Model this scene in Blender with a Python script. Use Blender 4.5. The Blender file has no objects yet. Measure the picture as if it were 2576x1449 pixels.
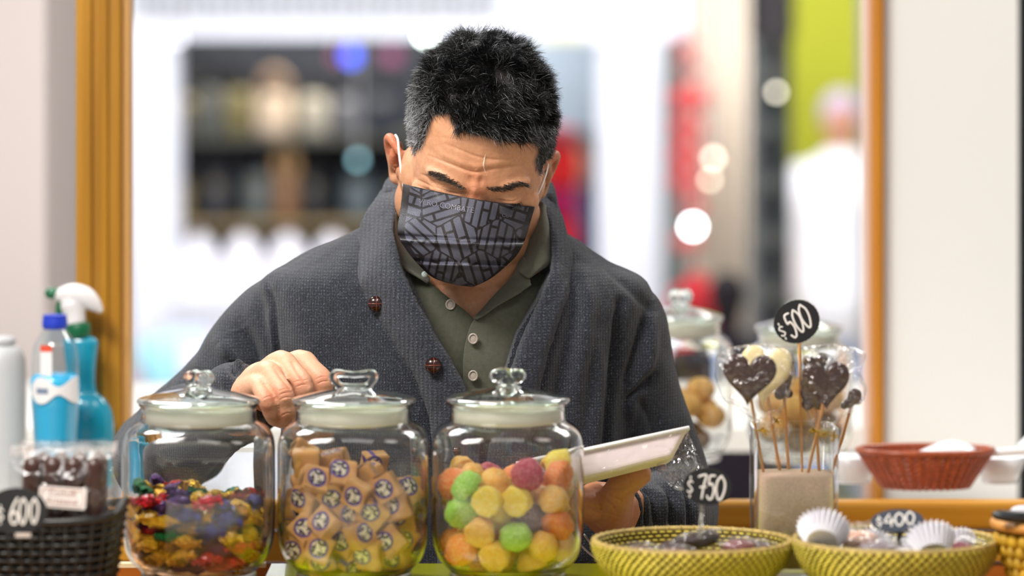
import bpy, bmesh, math, random
import numpy as np
from mathutils import Vector, Matrix, noise
from mathutils.bvhtree import BVHTree
random.seed(7); np.random.seed(7)
PI = math.pi
SC = bpy.context.scene
COL = SC.collection
# ---------------------------------------------------------------- camera, world, light, exposure
FP = 9660.0                                     # focal length in pixels of the 2576 px frame
cd = bpy.data.cameras.new('camera'); cam = bpy.data.objects.new('camera', cd); COL.objects.link(cam)
cam.location = (0, -4, 1.56); cam.rotation_euler = (PI/2, 0, 0)
cd.sensor_width = 36; cd.lens = FP/2576*36; cd.shift_y = -624.5/2576
cd.dof.use_dof = True; cd.dof.focus_distance = 3.86; cd.dof.aperture_fstop = 3.0
cd.clip_start = 0.05; cd.clip_end = 100
SC.camera = cam
SC.view_settings.view_transform = 'Standard'; SC.view_settings.look = 'None'
SC.view_settings.gamma = 1; SC.view_settings.use_curve_mapping = False
SC.view_settings.exposure = 0.0
w = bpy.data.worlds.new('world'); SC.world = w; w.use_nodes = True
w.node_tree.nodes['Background'].inputs[0].default_value = (1.0, 0.98, 0.97, 1)
w.node_tree.nodes['Background'].inputs[1].default_value = 0.4
def area(name, loc, tgt, sx, sy, power, col=(1, 1, 1)):
    l = bpy.data.lights.new(name, 'AREA'); l.shape = 'RECTANGLE'; l.size = sx; l.size_y = sy
    l.energy = power; l.color = col
    o = bpy.data.objects.new(name, l); COL.objects.link(o); o.location = loc
    o.rotation_euler = (Vector(tgt)-Vector(loc)).to_track_quat('-Z', 'Y').to_euler(); return o
area('stall_light', (-1.0, -1.3, 2.75), (0, 0, 1.2), 0.9, 0.5, 62, (1, 0.96, 0.90))
area('stall_light', (0.9, -1.0, 2.8), (0.1, -0.1, 1.1), 0.6, 0.4, 4, (1, 0.93, 0.86))
area('stall_light', (-0.9, 0.9, 2.7), (0, 0, 1.3), 0.8, 0.5, 26, (0.93, 0.96, 1))
area('stall_light', (1.2, 1.2, 2.7), (1.1, 0.9, 1.0), 0.8, 0.5, 22, (1, 0.97, 0.93))
area('mall_light', (-1.0, 6.6, 3.6), (-0.6, 9.6, 1.0), 2.5, 1.0, 138, (0.96, 0.96, 1))
area('added_recess_fill', (-.55, 9.40, 2.1), (-.55, 9.85, .9), 1.1, 0.25, 26, (1, .95, .86))  # unseen lamp added behind the fascia to brighten the bags in the recess
area('mall_light', (1.6, 6.6, 3.6), (1.2, 9.6, 1.0), 2.5, 1.0, 118, (0.97, 0.97, 1))

# ---------------------------------------------------------------- helpers
def W(px, py, d):                               # a pixel of the photograph at distance d -> point in the world
    return Vector(((px-1288)*d/FP, d-4.0, 1.56-(py-100)*d/FP))
def PX(co):                                     # world array -> pixel array (px, py, d)
    d = co[:, 1]+4.0
    return np.stack([1288+co[:, 0]/d*FP, 100+(1.56-co[:, 2])/d*FP, d], 1)
def L(h):
    h = h.lstrip('#'); r = [int(h[i:i+2], 16)/255 for i in (0, 2, 4)]
    return tuple(c/12.92 if c <= .04045 else ((c+.055)/1.055)**2.4 for c in r)+(1,)
def tag(o, label=None, cat=None, group=None, kind=None):
    for k, v in (('label', label), ('category', cat), ('group', group), ('kind', kind)):
        if v: o[k] = v
    return o
def empty(name, loc=(0, 0, 0), rz=0, label=None, cat=None, group=None):
    o = bpy.data.objects.new(name, None); COL.objects.link(o); o.location = loc; o.rotation_euler = (0, 0, rz)
    o.empty_display_size = .02
    bpy.context.view_layer.update()
    return tag(o, label, cat, group)
def link(name, me, mat=None, parent=None, smooth=True, world=False):
    o = bpy.data.objects.new(name, me); COL.objects.link(o)
    if mat is not None:
        me.materials.clear()
        for m in (mat if isinstance(mat, (list, tuple)) else [mat]): me.materials.append(m)
    if smooth: me.shade_smooth()
    if parent is not None:
        o.parent = parent
        if world: o.matrix_parent_inverse = mw(parent).inverted()
    return o
def mw(o):
    m = Matrix.LocRotScale(o.location, o.rotation_euler, o.scale)
    return (mw(o.parent) @ o.matrix_parent_inverse @ m) if o.parent else m
def copy_tree(o, parent=None):
    c = o.copy(); COL.objects.link(c)
    if parent is not None: c.parent = parent
    for ch in list(o.children): copy_tree(ch, c)
    return c
class MB:                                       # mesh builder
    def __init__(s): s.v = []; s.f = []; s.mi = []; s.cur = 0
    def add(s, v, f):
        n = len(s.v); s.v += [tuple(x) for x in v]; s.f += [tuple(i+n for i in q) for q in f]; s.mi += [s.cur]*len(f)
        return s
    def box(s, c, h, rot=None, taper=1.0):
        vs = []
        for z in (-1, 1):
            t = taper if z < 0 else 1.0
            for x, y in ((-1, -1), (1, -1), (1, 1), (-1, 1)):
                p = Vector((x*h[0]*t, y*h[1]*t, z*h[2]))
                if rot is not None: p = rot @ p
                vs.append(Vector(c)+p)
        return s.add(vs, [(0, 3, 2, 1), (4, 5, 6, 7), (0, 1, 5, 4), (1, 2, 6, 5), (2, 3, 7, 6), (3, 0, 4, 7)])
    def ball(s, c, r, rot=None, nu=24, nv=14):
        if not hasattr(r, '__len__'): r = (r, r, r)
        vs = []; fs = []
        for j in range(nv+1):
            a = PI*j/nv
            for i in range(nu):
                b = 2*PI*i/nu
                p = Vector((r[0]*math.sin(a)*math.cos(b), r[1]*math.sin(a)*math.sin(b), r[2]*math.cos(a)))
                if rot is not None: p = rot @ p
                vs.append(Vector(c)+p)
        for j in range(nv):
            for i in range(nu):
                k = (i+1) % nu
                fs.append((j*nu+i, (j+1)*nu+i, (j+1)*nu+k, j*nu+k))
        return s.add(vs, fs)
    def tube(s, pts, rad, n=12, cap=True, closed=False, sub=0, up=None, flat=1.0):
        pts = [Vector(p) for p in pts]
        if not hasattr(rad, '__len__'): rad = [rad]*len(pts)
        if sub: pts, rad = spline(pts, rad, sub, closed)
        m = len(pts); vs = []; fs = []
        u = None
        for i, p in enumerate(pts):
            a = pts[(i-1) % m] if (closed or i > 0) else p
            b = pts[(i+1) % m] if (closed or i < m-1) else p
            t = (b-a).normalized()
            if u is None:
                u = Vector(up) if up is not None else (Vector((0, 0, 1)) if abs(t.z) < .9 else Vector((1, 0, 0)))
            u = (u-t*u.dot(t)); u = u.normalized() if u.length > 1e-9 else t.orthogonal().normalized()
            v = t.cross(u)
            if cap and not closed and i == 0:
                for q in (0.15, .6):
                    for k in range(n):
                        an = 2*PI*k/n; rr = rad[0]*q if q < .5 else rad[0]*.78
                        off = rad[0]*(.98 if q < .5 else .62)
                        vs.append(p-t*off+(u*math.cos(an)*flat+v*math.sin(an))*rr)
            for k in range(n):
                an = 2*PI*k/n
                vs.append(p+(u*math.cos(an)*flat+v*math.sin(an))*rad[i])
            if cap and not closed and i == m-1:
                for q in (.6, .15):
                    for k in range(n):
                        an = 2*PI*k/n; rr = rad[-1]*q if q < .5 else rad[-1]*.78
                        off = rad[-1]*(.98 if q < .5 else .62)
                        vs.append(p+t*off+(u*math.cos(an)*flat+v*math.sin(an))*rr)
        rings = len(vs)//n
        for j in range(rings if closed else rings-1):
            for k in range(n):
                j2 = (j+1) % rings; k2 = (k+1) % n
                fs.append((j*n+k, j*n+k2, j2*n+k2, j2*n+k))
        if cap and not closed:
            fs.append(tuple(range(n-1, -1, -1))); fs.append(tuple((rings-1)*n+k for k in range(n)))
        return s.add(vs, fs)
    def lathe(s, prof, c=(0, 0, 0), n=48, sq=None, cap=False):   # prof: (r, z[, squareness])
        vs = []; fs = []
        for p in prof:
            e = p[2] if len(p) > 2 else 2.0
            for k in range(n):
                a = 2*PI*k/n; cx, sy = math.cos(a), math.sin(a)
                q = (abs(cx)**e+abs(sy)**e)**(-1/e)
                vs.append((c[0]+p[0]*q*cx, c[1]+p[0]*q*sy, c[2]+p[1]))
        for j in range(len(prof)-1):
            for k in range(n):
                k2 = (k+1) % n
                fs.append((j*n+k, j*n+k2, (j+1)*n+k2, (j+1)*n+k))
        if cap:
            fs.append(tuple(range(n-1, -1, -1))); fs.append(tuple((len(prof)-1)*n+k for k in range(n)))
        return s.add(vs, fs)
    def grid(s, rows, close_u=False):
        nr, nc = len(rows), len(rows[0]); vs = [p for r in rows for p in r]; fs = []
        for j in range(nr-1):
            for k in range(nc if close_u else nc-1):
                k2 = (k+1) % nc
                fs.append((j*nc+k, j*nc+k2, (j+1)*nc+k2, (j+1)*nc+k))
        return s.add(vs, fs)
    def mesh(s, name='m'):
        me = bpy.data.meshes.new(name); me.from_pydata(s.v, [], s.f)
        if any(s.mi): me.polygons.foreach_set('material_index', s.mi)
        me.update(); return me
    def obj(s, name, mat, parent=None, smooth=True, world=False, auto=None):
        me = s.mesh(name)
        o = link(name, me, mat, parent, smooth, world)
        if auto is not None:
            me.shade_smooth(); sharp(me, auto)
        return o
def sharp(me, ang):
    bm = bmesh.new(); bm.from_mesh(me)
    for e in bm.edges:
        if len(e.link_faces) == 2 and e.calc_face_angle(0) > math.radians(ang): e.smooth = False
    bm.to_mesh(me); bm.free()
def cr(p0, p1, p2, p3, t):
    return 0.5*((2*p1)+(p2-p0)*t+(2*p0-5*p1+4*p2-p3)*t*t+(3*p1-p0-3*p2+p3)*t**3)
def spline(pts, rad, sub, closed=False):
    P = [Vector(p) for p in pts]; m = len(P); op = []; orr = []
    for i in range(m if closed else m-1):
        g = lambda k: (k % m) if closed else min(max(k, 0), m-1)
        for s_ in range(sub):
            t = s_/sub
            op.append(cr(P[g(i-1)], P[g(i)], P[g(i+1)], P[g(i+2)], t))
            orr.append(cr(rad[g(i-1)], rad[g(i)], rad[g(i+1)], rad[g(i+2)], t))
    if not closed: op.append(P[-1]); orr.append(rad[-1])
    return op, orr
def resample(row, n):                           # smooth row of vectors to n points
    m = len(row); out = []
    for k in range(n):
        u = k/(n-1)*(m-1); i = min(int(u), m-2); t = u-i
        out.append(cr(row[max(i-1, 0)], row[i], row[i+1], row[min(i+2, m-1)], t))
    return out
def patch(rows, nu, nv):                        # rows of (px,py,d) -> smooth grid of nv x nu vectors (pixel space)
    R = [resample([Vector(p) for p in r], nu) for r in rows]
    cols = [resample([R[j][k] for j in range(len(R))], nv) for k in range(nu)]
    return [[cols[k][j] for k in range(nu)] for j in range(nv)]
def solidify(o, th, off=0, bev=False):
    m = o.modifiers.new('s', 'SOLIDIFY'); m.thickness = th; m.offset = off; return o
def subsurf(o, lv=1):
    m = o.modifiers.new('ss', 'SUBSURF'); m.levels = lv; m.render_levels = lv; return o
def baked(o):                                   # apply all modifiers
    dg = bpy.context.evaluated_depsgraph_get(); dg.update()
    me = bpy.data.meshes.new_from_object(o.evaluated_get(dg)); o.modifiers.clear(); old = o.data; o.data = me
    bpy.data.meshes.remove(old); return o
def remesh(o, vox, smooth=0):
    m = o.modifiers.new('r', 'REMESH'); m.mode = 'VOXEL'; m.voxel_size = vox; m.adaptivity = 0
    if smooth:
        s_ = o.modifiers.new('sm', 'SMOOTH'); s_.factor = .5; s_.iterations = smooth
    return baked(o)
def arr(me):
    co = np.empty(len(me.vertices)*3, np.float32); me.vertices.foreach_get('co', co); co = co.reshape(-1, 3)
    no = np.empty(len(me.vertices)*3, np.float32); me.vertex_normals.foreach_get('vector', no); no = no.reshape(-1, 3)
    return co.astype(np.float64), no.astype(np.float64)
def put(me, co): me.vertices.foreach_set('co', co.astype(np.float32).ravel()); me.update()
def pdist(P, line):                             # distance of 2D points to a polyline, and the parameter along it
    line = np.array(line, float); best = np.full(len(P), 1e9); tt = np.zeros(len(P)); n = len(line)-1
    for i in range(n):
        a, b = line[i], line[i+1]; ab = b-a
        t = np.clip(((P-a)@ab)/(ab@ab), 0, 1); dd = np.linalg.norm(P-(a+t[:, None]*ab), axis=1)
        m = dd < best; best[m] = dd[m]; tt[m] = (i+t[m])/n
    return best, tt
def curve2(line, k=6):
    return [tuple(p)[:2] for p in spline([Vector((a, b, 0)) for a, b in line], [0]*len(line), k)[0]]
def inpoly(P, poly):
    poly = np.array(poly, float); n = len(poly); r = np.zeros(len(P), bool); j = n-1
    for i in range(n):
        xi, yi = poly[i]; xj, yj = poly[j]
        c = ((yi > P[:, 1]) != (yj > P[:, 1])) & (P[:, 0] < (xj-xi)*(P[:, 1]-yi)/(yj-yi+1e-12)+xi)
        r ^= c; j = i
    return r
def strokes(co, no, lst, dmin=0, dmax=99):      # lst: (line px, width px, amp m, [fade]) pushes front-facing surface along its normal
    for it in lst:
        line, wd, amp = it[:3]
        if len(line) > 2: line = curve2(line)
        p = PX(co); f = np.clip(-no[:, 1]*2.5, 0, 1)*(p[:, 2] > dmin)*(p[:, 2] < dmax)
        la = np.array(line); lo = la.min(0)-3*wd; hi = la.max(0)+3*wd
        sel = np.where((f > 0) & (p[:, 0] > lo[0]) & (p[:, 0] < hi[0]) & (p[:, 1] > lo[1]) & (p[:, 1] < hi[1]))[0]
        if not len(sel): continue
        dd, t = pdist(p[sel, :2], line)
        fade = np.sin(np.clip(t, .04, .96)*PI)**.5 if len(it) < 4 else 1
        co[sel] += no[sel]*(amp*np.exp(-(dd/wd)**2)*f[sel]*fade)[:, None]
    return co
def vcol(me, name, c):
    a = me.color_attributes.new(name, 'FLOAT_COLOR', 'POINT')
    if c.shape[1] == 3: c = np.concatenate([c, np.ones((len(c), 1))], 1)
    a.data.foreach_set('color', c.astype(np.float32).ravel())

# ---------------------------------------------------------------- materials
class NT:
    def __init__(s, name):
        s.m = bpy.data.materials.new(name); s.m.use_nodes = True; s.t = s.m.node_tree; s.b = s.t.nodes['Principled BSDF']
    def n(s, typ, **k):
        x = s.t.nodes.new(typ)
        for a, v in k.items():
            if a.startswith('i_'):
                key = a[2:]; key = int(key) if key.isdigit() else key.replace('_', ' ')
                x.inputs[key].default_value = v
            else: setattr(x, a, v)
        return x
    def l(s, a, b): s.t.links.new(a, b)
    def set(s, **k):
        for a, v in k.items(): s.b.inputs[a.replace('_', ' ')].default_value = v
        return s
    def noise(s, scale, detail=3, rough=.5, src='Object', sc=None):
        tc = s.n('ShaderNodeTexCoord'); nz = s.n('ShaderNodeTexNoise'); nz.inputs['Scale'].default_value = scale
        nz.inputs['Detail'].default_value = detail; nz.inputs['Roughness'].default_value = rough
        if sc:
            mp = s.n('ShaderNodeMapping'); mp.inputs['Scale'].default_value = sc; s.l(tc.outputs[src], mp.inputs[0]); s.l(mp.outputs[0], nz.inputs[0])
        else: s.l(tc.outputs[src], nz.inputs[0])
        return nz.outputs[0]
    def ramp(s, src, stops):
        r = s.n('ShaderNodeValToRGB'); e = r.color_ramp.elements
        while len(e) < len(stops): e.new(.5)
        for k, (p, c) in enumerate(stops): e[k].position = p; e[k].color = c if len(c) == 4 else tuple(c)+(1,)
        s.l(src, r.inputs[0]); return r.outputs[0]
    def math(s, op, a, b=None, c=None):
        x = s.n('ShaderNodeMath', operation=op)
        for i, v in enumerate((a, b, c)):
            if v is None: continue
            if isinstance(v, (int, float)): x.inputs[i].default_value = v
            else: s.l(v, x.inputs[i])
        return x.outputs[0]
    def mix(s, f, a, b, mode='MIX'):
        x = s.n('ShaderNodeMix', data_type='RGBA', blend_type=mode)
        for i, v in ((0, f), (6, a), (7, b)):
            if isinstance(v, (int, float, tuple)): x.inputs[i].default_value = v
            else: s.l(v, x.inputs[i])
        return x.outputs[2]
    def bump(s, h, dist=.001, st=1.0):
        b = s.n('ShaderNodeBump'); b.inputs['Distance'].default_value = dist; b.inputs['Strength'].default_value = st
        s.l(h, b.inputs['Height']); s.l(b.outputs[0], s.b.inputs['Normal']); return s
    def attr(s, name): return s.n('ShaderNodeAttribute', attribute_name=name).outputs[0]
MATS = {}
def M(name, col='#808080', rough=.5, metal=0, var=0, vs=40, bump=0, bs=200, spec=None, **k):
    if name in MATS: return MATS[name]
    t = NT(name); c = L(col) if isinstance(col, str) else col
    t.set(Base_Color=c, Roughness=rough, Metallic=metal)
    if spec is not None: t.set(Specular_IOR_Level=spec)
    t.set(**k)
    if var:
        a = tuple(min(1, x*(1-var)) for x in c[:3])+(1,); b = tuple(min(1, x*(1+var)) for x in c[:3])+(1,)
        t.l(t.ramp(t.noise(vs), [(.3, a), (.7, b)]), t.b.inputs['Base Color'])
    if bump: t.bump(t.noise(bs, 4), bump)
    MATS[name] = t.m; return t.m
def glow(name, col, st):
    t = NT(name); t.set(Base_Color=(0, 0, 0, 1), Emission_Color=L(col) if isinstance(col, str) else col, Emission_Strength=st); MATS[name] = t.m; return t.m
def film_mat(name='clear_film', op=.05, rough=.08, bs=120, tint=(1, 1, 1, 1), bd=.004):
    t = NT(name); t.t.nodes.remove(t.b); out = t.t.nodes['Material Output']
    tr = t.n('ShaderNodeBsdfTransparent'); tr.inputs[0].default_value = tint
    gl = t.n('ShaderNodeBsdfGlossy'); gl.inputs['Roughness'].default_value = rough; gl.inputs[0].default_value = (1, 1, 1, 1)
    b = t.n('ShaderNodeBump'); b.inputs['Distance'].default_value = bd; b.inputs['Strength'].default_value = .9
    t.l(t.noise(bs, 3), b.inputs['Height']); t.l(b.outputs[0], gl.inputs['Normal'])
    fr = t.n('ShaderNodeLayerWeight'); t.l(b.outputs[0], fr.inputs['Normal'])
    mx = t.n('ShaderNodeMixShader'); f = t.math('ADD', t.math('MULTIPLY', t.math('POWER', fr.outputs['Facing'], 3.0), .75), op)
    t.l(f, mx.inputs[0]); t.l(tr.outputs[0], mx.inputs[1]); t.l(gl.outputs[0], mx.inputs[2]); t.l(mx.outputs[0], out.inputs[0])
    MATS[name] = t.m; return t.m
def wood(name, c1, c2, rough=.4, axis='Z', sc=1.0):
    t = NT(name); s = {'Z': (30, 30, 1.5), 'X': (1.5, 30, 30), 'Y': (30, 1.5, 30)}[axis]
    n = t.noise(1.0*sc, 6, .6, sc=s)
    t.l(t.ramp(n, [(.32, L(c1)), (.68, L(c2))]), t.b.inputs['Base Color']); t.set(Roughness=rough); t.bump(n, .0004)
    MATS[name] = t.m; return t.m
def sticker(s, c, r): pass
# ================================================================ THE SETTING
def struct(o): o['kind'] = 'structure'; return o
def under(o, p): o.parent = p; o.matrix_parent_inverse = mw(p).inverted(); return o
def slab(name, p0, p1, mat, parent=None, bev=0):
    p0 = Vector(p0); p1 = Vector(p1); c = (p0+p1)/2; h = (p1-p0)/2
    o = MB().box(c, (abs(h.x), abs(h.y), abs(h.z))).obj(name, mat, None, smooth=False)
    if bev:
        m = o.modifiers.new('b', 'BEVEL'); m.width = bev; m.segments = 3
    return under(o, parent) if parent else o
def pslab(name, x0, x1, y0, y1, d0, d1, mat, parent=None, bev=0):       # box from pixel bounds at front distance d0, back d1
    a = W(x0, y0, d0); b = W(x1, y1, d0)
    return slab(name, (a.x, d0-4, b.z), (b.x, d1-4, a.z), mat, parent, bev)
def root(name, px, py, d, label, cat, group=None, z=None):
    p = W(px, py, d); return empty(name, (p.x, p.y, p.z if z is None else z), 0, label, cat, group)
struct(slab('floor', (-9, -5, -.1), (9, 22, 0), M('mall_floor', '#c4bfb8', .3, var=.1, vs=3)))
struct(slab('ceiling', (-9, -5, 4.6), (9, 22, 4.7), M('ceiling_paint', '#e8e8e8', .8)))
struct(slab('wall_back', (-9, 21, 0), (9, 21.1, 4.6), M('back_wall_paint', '#dfe3ea', .8)))
struct(pslab('wall_left', -260, 114, -900, 2600, 5.9, 6.4, M('pinkish_white_paint', '#d9cdca', .7)))
struct(pslab('trim_1', 114, 130, -900, 2600, 6.2, 6.3, M('pale_edge_strip', '#efe9e6', .6)))
wr = struct(pslab('wall_right', 2226, 2562, -900, 2300, 4.95, 5.05, M('warm_white_panel', '#f3f2ef', .55)))
m_post = wood('honey_wood', '#94630f', '#b8841f', .38, 'Z'); m_post2 = wood('light_honey_wood', '#b98a4c', '#cf9f5c', .4, 'Z')
struct(pslab('trim_2', 2196, 2221, -900, 2300, 4.93, 5.05, wood('orange_wood', '#b86f10', '#d08a22', .4, 'Z')))
struct(pslab('trim_3', 2178, 2196, -900, 2300, 4.98, 5.05, M('pink_edge_paint', '#dcc3b8', .5)))
struct(pslab('trim_4', 2562, 2640, -900, 2300, 5.0, 5.05, M('dark_gap_paint', '#1d2226', .5)))
# unseen light panels added over the stall to brighten reflections in the jar lids
m_lum = glow('added_panel_glow', (1, .97, .93, 1), 4.0); m_lf = M('added_panel_frame', '#dddddd', .5)
for i, (x, y) in enumerate(((-1.9, -1.6), (0, -2.6), (-.6, 1.4), (1.6, 2.2), (-1.2, 4.6), (1.4, 5.4))):
    lm = empty('added_light_panel', (x, y, 3.60), 0, 'unseen white light panel added above the sweets stall, ' + ('front left', 'front middle', 'behind the man', 'above the rear jars', 'far left', 'far right')[i], 'added light panel', 'added light panels above the stall')
    MB().box((0, 0, .02), (.52, .52, .02)).obj('frame', m_lf, lm, False); MB().box((0, 0, -.004), (.48, .48, .004)).obj('glow_plate', m_lum, lm, False)
    MB().tube([(0, 0, .03), (0, 0, 1.0)], .008, 8).obj('hanger', m_lf, lm)
# wooden post of the stall
po = root('wooden_post', 257, 1210, 4.5, 'tall honey-coloured wooden post behind the spray bottle', 'post', z=1.053)
pslab('post_face', 190, 304, -800, 1188, 4.50, 4.56, m_post, po, .003); pslab('post_edge', 304, 326, -800, 1188, 4.51, 4.56, m_post2, po, .003)
for x in (222, 262): pslab('groove_batten', x-9, x+9, -800, 1188, 4.494, 4.502, m_post, po, .003)
# ---------------------------------------------------------------- back counter
m_rail = wood('counter_orange_wood', '#b87a1c', '#dba13c', .3, 'X')
bc = empty('back_counter', (0, .3, 0), 0, 'white-topped back counter with orange wood front rails behind the man', 'counter')
ZB = 1.053
slab('counter_top', (-.75, .255, ZB-.03), (.78, .93, ZB), M('white_laminate', '#e9e8e4', .75, spec=.15), bc)
slab('top_rail', (-.75, .22, ZB-.032), (.78, .255, ZB-.001), m_rail, bc, .006)
slab('middle_rail', (-.75, .226, ZB-.068), (.78, .255, ZB-.034), m_rail, bc, .003)
slab('lower_rail', (-.75, .232, ZB-.11), (.78, .255, ZB-.070), wood('deep_orange_wood', '#8a4510', '#b8641c', .35, 'X'), bc, .003)
slab('cabinet', (-.73, .24, 0), (.76, .92, ZB-.1), M('white_cabinet', '#e2dfd6', .5), bc)
# ---------------------------------------------------------------- shop across the mall passage (far out of focus)
DB = 13.0
m_fas = M('lilac_white_paint', '#eef1fb', .6, Emission_Color=(.9, .93, 1, 1), Emission_Strength=0)
struct(pslab('wall_shopfront_top', 40, 1790, -560, 92, DB, DB+.25, m_fas))
struct(pslab('wall_shopfront_pier', 322, 438, 92, 1700, DB, DB+.25, m_fas))
struct(pslab('wall_shopfront_pier_right', 1508, 1664, 92, 1900, DB, DB+.25, m_fas))
struct(pslab('trim_5', 1340, 1508, -40, 100, DB-.05, DB+.2, m_fas))
# stub letters on the fascia
m_let = M('fascia_grey', '#9a9ea0', .6); sg = root('fascia_sign', 760, 20, DB-.03, 'row of grey block letters cut off along the top edge of the white shopfront', 'sign')
for i, x in enumerate(range(345, 1240, 62)):
    pslab('letter', x, x+14, -60, 34, DB-.04, DB-.005, m_let, sg); pslab('letter', x+26, x+40, -60, 34, DB-.04, DB-.005, m_let, sg)
    pslab('letter', x+14, x+26, 18 if i % 2 else -14, 34 if i % 2 else -2, DB-.04, DB-.005, m_let, sg)
# dark shop interior
m_dark = M('dark_navy_interior', '#20242e', .7); m_dk2 = M('dark_fabric', '#15171c', .8)
struct(pslab('wall_shop_recess', 430, 1350, 80, 760, DB+.9, DB+1.0, m_dark))
tag(pslab('wall_shelf', 430, 1350, 342, 356, DB+.26, DB+.9, M('dull_shelf', '#4a4a42', .6)), 'dull grey upper shelf of bags in the dark shop window', 'shelf')
tag(pslab('wall_shelf', 430, 1350, 558, 572, DB+.26, DB+.9, M('tan_shelf', '#8a7752', .6)), 'tan middle shelf of bags in the dark shop window', 'shelf')
tag(pslab('wall_shelf', 430, 1350, 718, 745, DB+.16, DB+.9, M('white_shelf', '#d8d6da', .6)), 'thick white lowest shelf with round caps in the shop window', 'shelf')
def handbag(px, py, w_, h_, d, c, hc, label, hnd=True):
    r = root('handbag', px, py, d, label, 'bag', 'bags on the shop shelves'); s = d/FP
    W_, H_ = w_*s/2*.72, h_*s*.96
    b_ = MB(); rows = []
    for j, (z, q, t) in enumerate(((0, .86, .9), (.06, .98, 1.0), (.3, 1.0, 1.0), (.62, .88, .75), (.66, .5, .3))):
        rows.append([Vector((math.cos(a)*abs(math.cos(a))**-.4*W_*q*.9 if abs(math.cos(a)) > .01 else 0, math.sin(a)*.07*t, z*H_*1.0)) for a in [2*PI*k/24 for k in range(24)]])
    b_.grid(rows, True); b_.f.append(tuple(range(23, -1, -1))); b_.mi.append(0); b_.f.append(tuple(96+k for k in range(24))); b_.mi.append(0)
    b_.obj('bag_body', M('bag_'+c, c, .55), r)
    if hnd: MB().tube([(-W_*.6, 0, H_*.6), (-W_*.5, 0, H_*.86), (0, 0, H_), (W_*.5, 0, H_*.86), (W_*.6, 0, H_*.6)], .016, 8, sub=4).obj('handle', M('bag_'+hc, hc, .5), r)
    MB().box((0, -.068, H_*.5), (W_*.14, .006, H_*.05)).obj('clasp', M('bag_clasp', '#9a8a5a', .3, .8), r, False)
    return r
for a in ((470, 340, 90, 150, 13.45, '#8a805c', '#3a3a32', 'dull olive bag at the left end of the upper shop shelf'),
          (525, 340, 120, 190, 13.35, '#4c4f4a', '#0c0d10', 'grey bag with black hoop handle on the upper shop shelf'),
          (600, 340, 100, 180, 13.40, '#837a4c', '#101114', 'olive-gold bag with black handle on the upper shop shelf'),
          (690, 340, 150, 165, 13.35, '#cdb79c', '#b89a7c', 'large beige bag in the middle of the upper shop shelf'),
          (790, 340, 110, 160, 13.40, '#b9b3a2', '#1a1a1e', 'pale grey-beige bag with dark handle on the upper shop shelf'),
          (870, 340, 95, 150, 13.45, '#6c6e76', '#15161a', 'mid grey bag right of the pale one on the upper shop shelf'),
          (960, 340, 120, 160, 13.40, '#1c2636', '#10151f', 'navy bag next to the man on the upper shop shelf'),
          (455, 556, 90, 160, 13.45, '#a3905a', '#3a3a32', 'mustard bag at the left end of the middle shop shelf'),
          (545, 556, 150, 190, 13.35, '#14161c', '#14161c', 'big black bag on the middle shop shelf'),
          (650, 556, 110, 190, 13.40, '#575e5c', '#22252c', 'slate bag on the middle shop shelf'),
          (720, 556, 90, 205, 13.35, '#7d5a3c', '#a8875a', 'brown bag with tan top on the middle shop shelf'),
          (790, 556, 120, 180, 13.40, '#17181c', '#17181c', 'second black bag on the middle shop shelf'),
          (900, 556, 120, 170, 13.40, '#4d5a60', '#20262c', 'blue-grey bag under the teal lamp on the middle shop shelf'),
          (990, 556, 110, 180, 13.45, '#181d28', '#181d28', 'near-black bag beside the man on the middle shop shelf')): handbag(*a)
m_cap = M('white_cap_cloth', '#f2f0f6', .8)
for i, (x, y) in enumerate(((500, 718), (612, 718), (724, 718), (836, 718))):
    r = root('sun_hat', x, y, 13.3, 'white rounded cap on the lower shop shelf, ' + ('leftmost', 'second from the left', 'third from the left', 'nearest the man')[i], 'cap', 'white caps on the lower shop shelf')
    s = 13.3/FP; b_ = MB(); R_ = 50*s
    b_.lathe([(R_, 0), (R_*1.02, .03), (R_*.98, .07), (R_*.80, .125), (R_*.45, .165), (.0001, .178)], n=28, cap=False); b_.obj('crown', m_cap, r)
    MB().tube([(-R_*.7, -R_*.75, .01), (0, -R_*1.35, .005), (R_*.7, -R_*.75, .01)], [.02, .035, .02], 10, sub=4, flat=.3, up=(0, 0, 1)).obj('peak', m_cap, r)
    MB().ball((0, 0, .18), .012).obj('top_button', m_cap, r)
cabl = root('white_cabinet', 700, 1000, 12.6, 'long white low cabinet below the shop shelves', 'cabinet', z=0)
pslab('body', 440, 1480, 748, 1980, 12.75, 13.15, M('white_gloss', '#eef0f6', .5), cabl)
for i, x in enumerate(range(450, 1440, 26)): pslab('slat', x, x+12, 752, 860, 12.73, 12.75, M('pale_slat', '#d3d6dc', .5), cabl)
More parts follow.
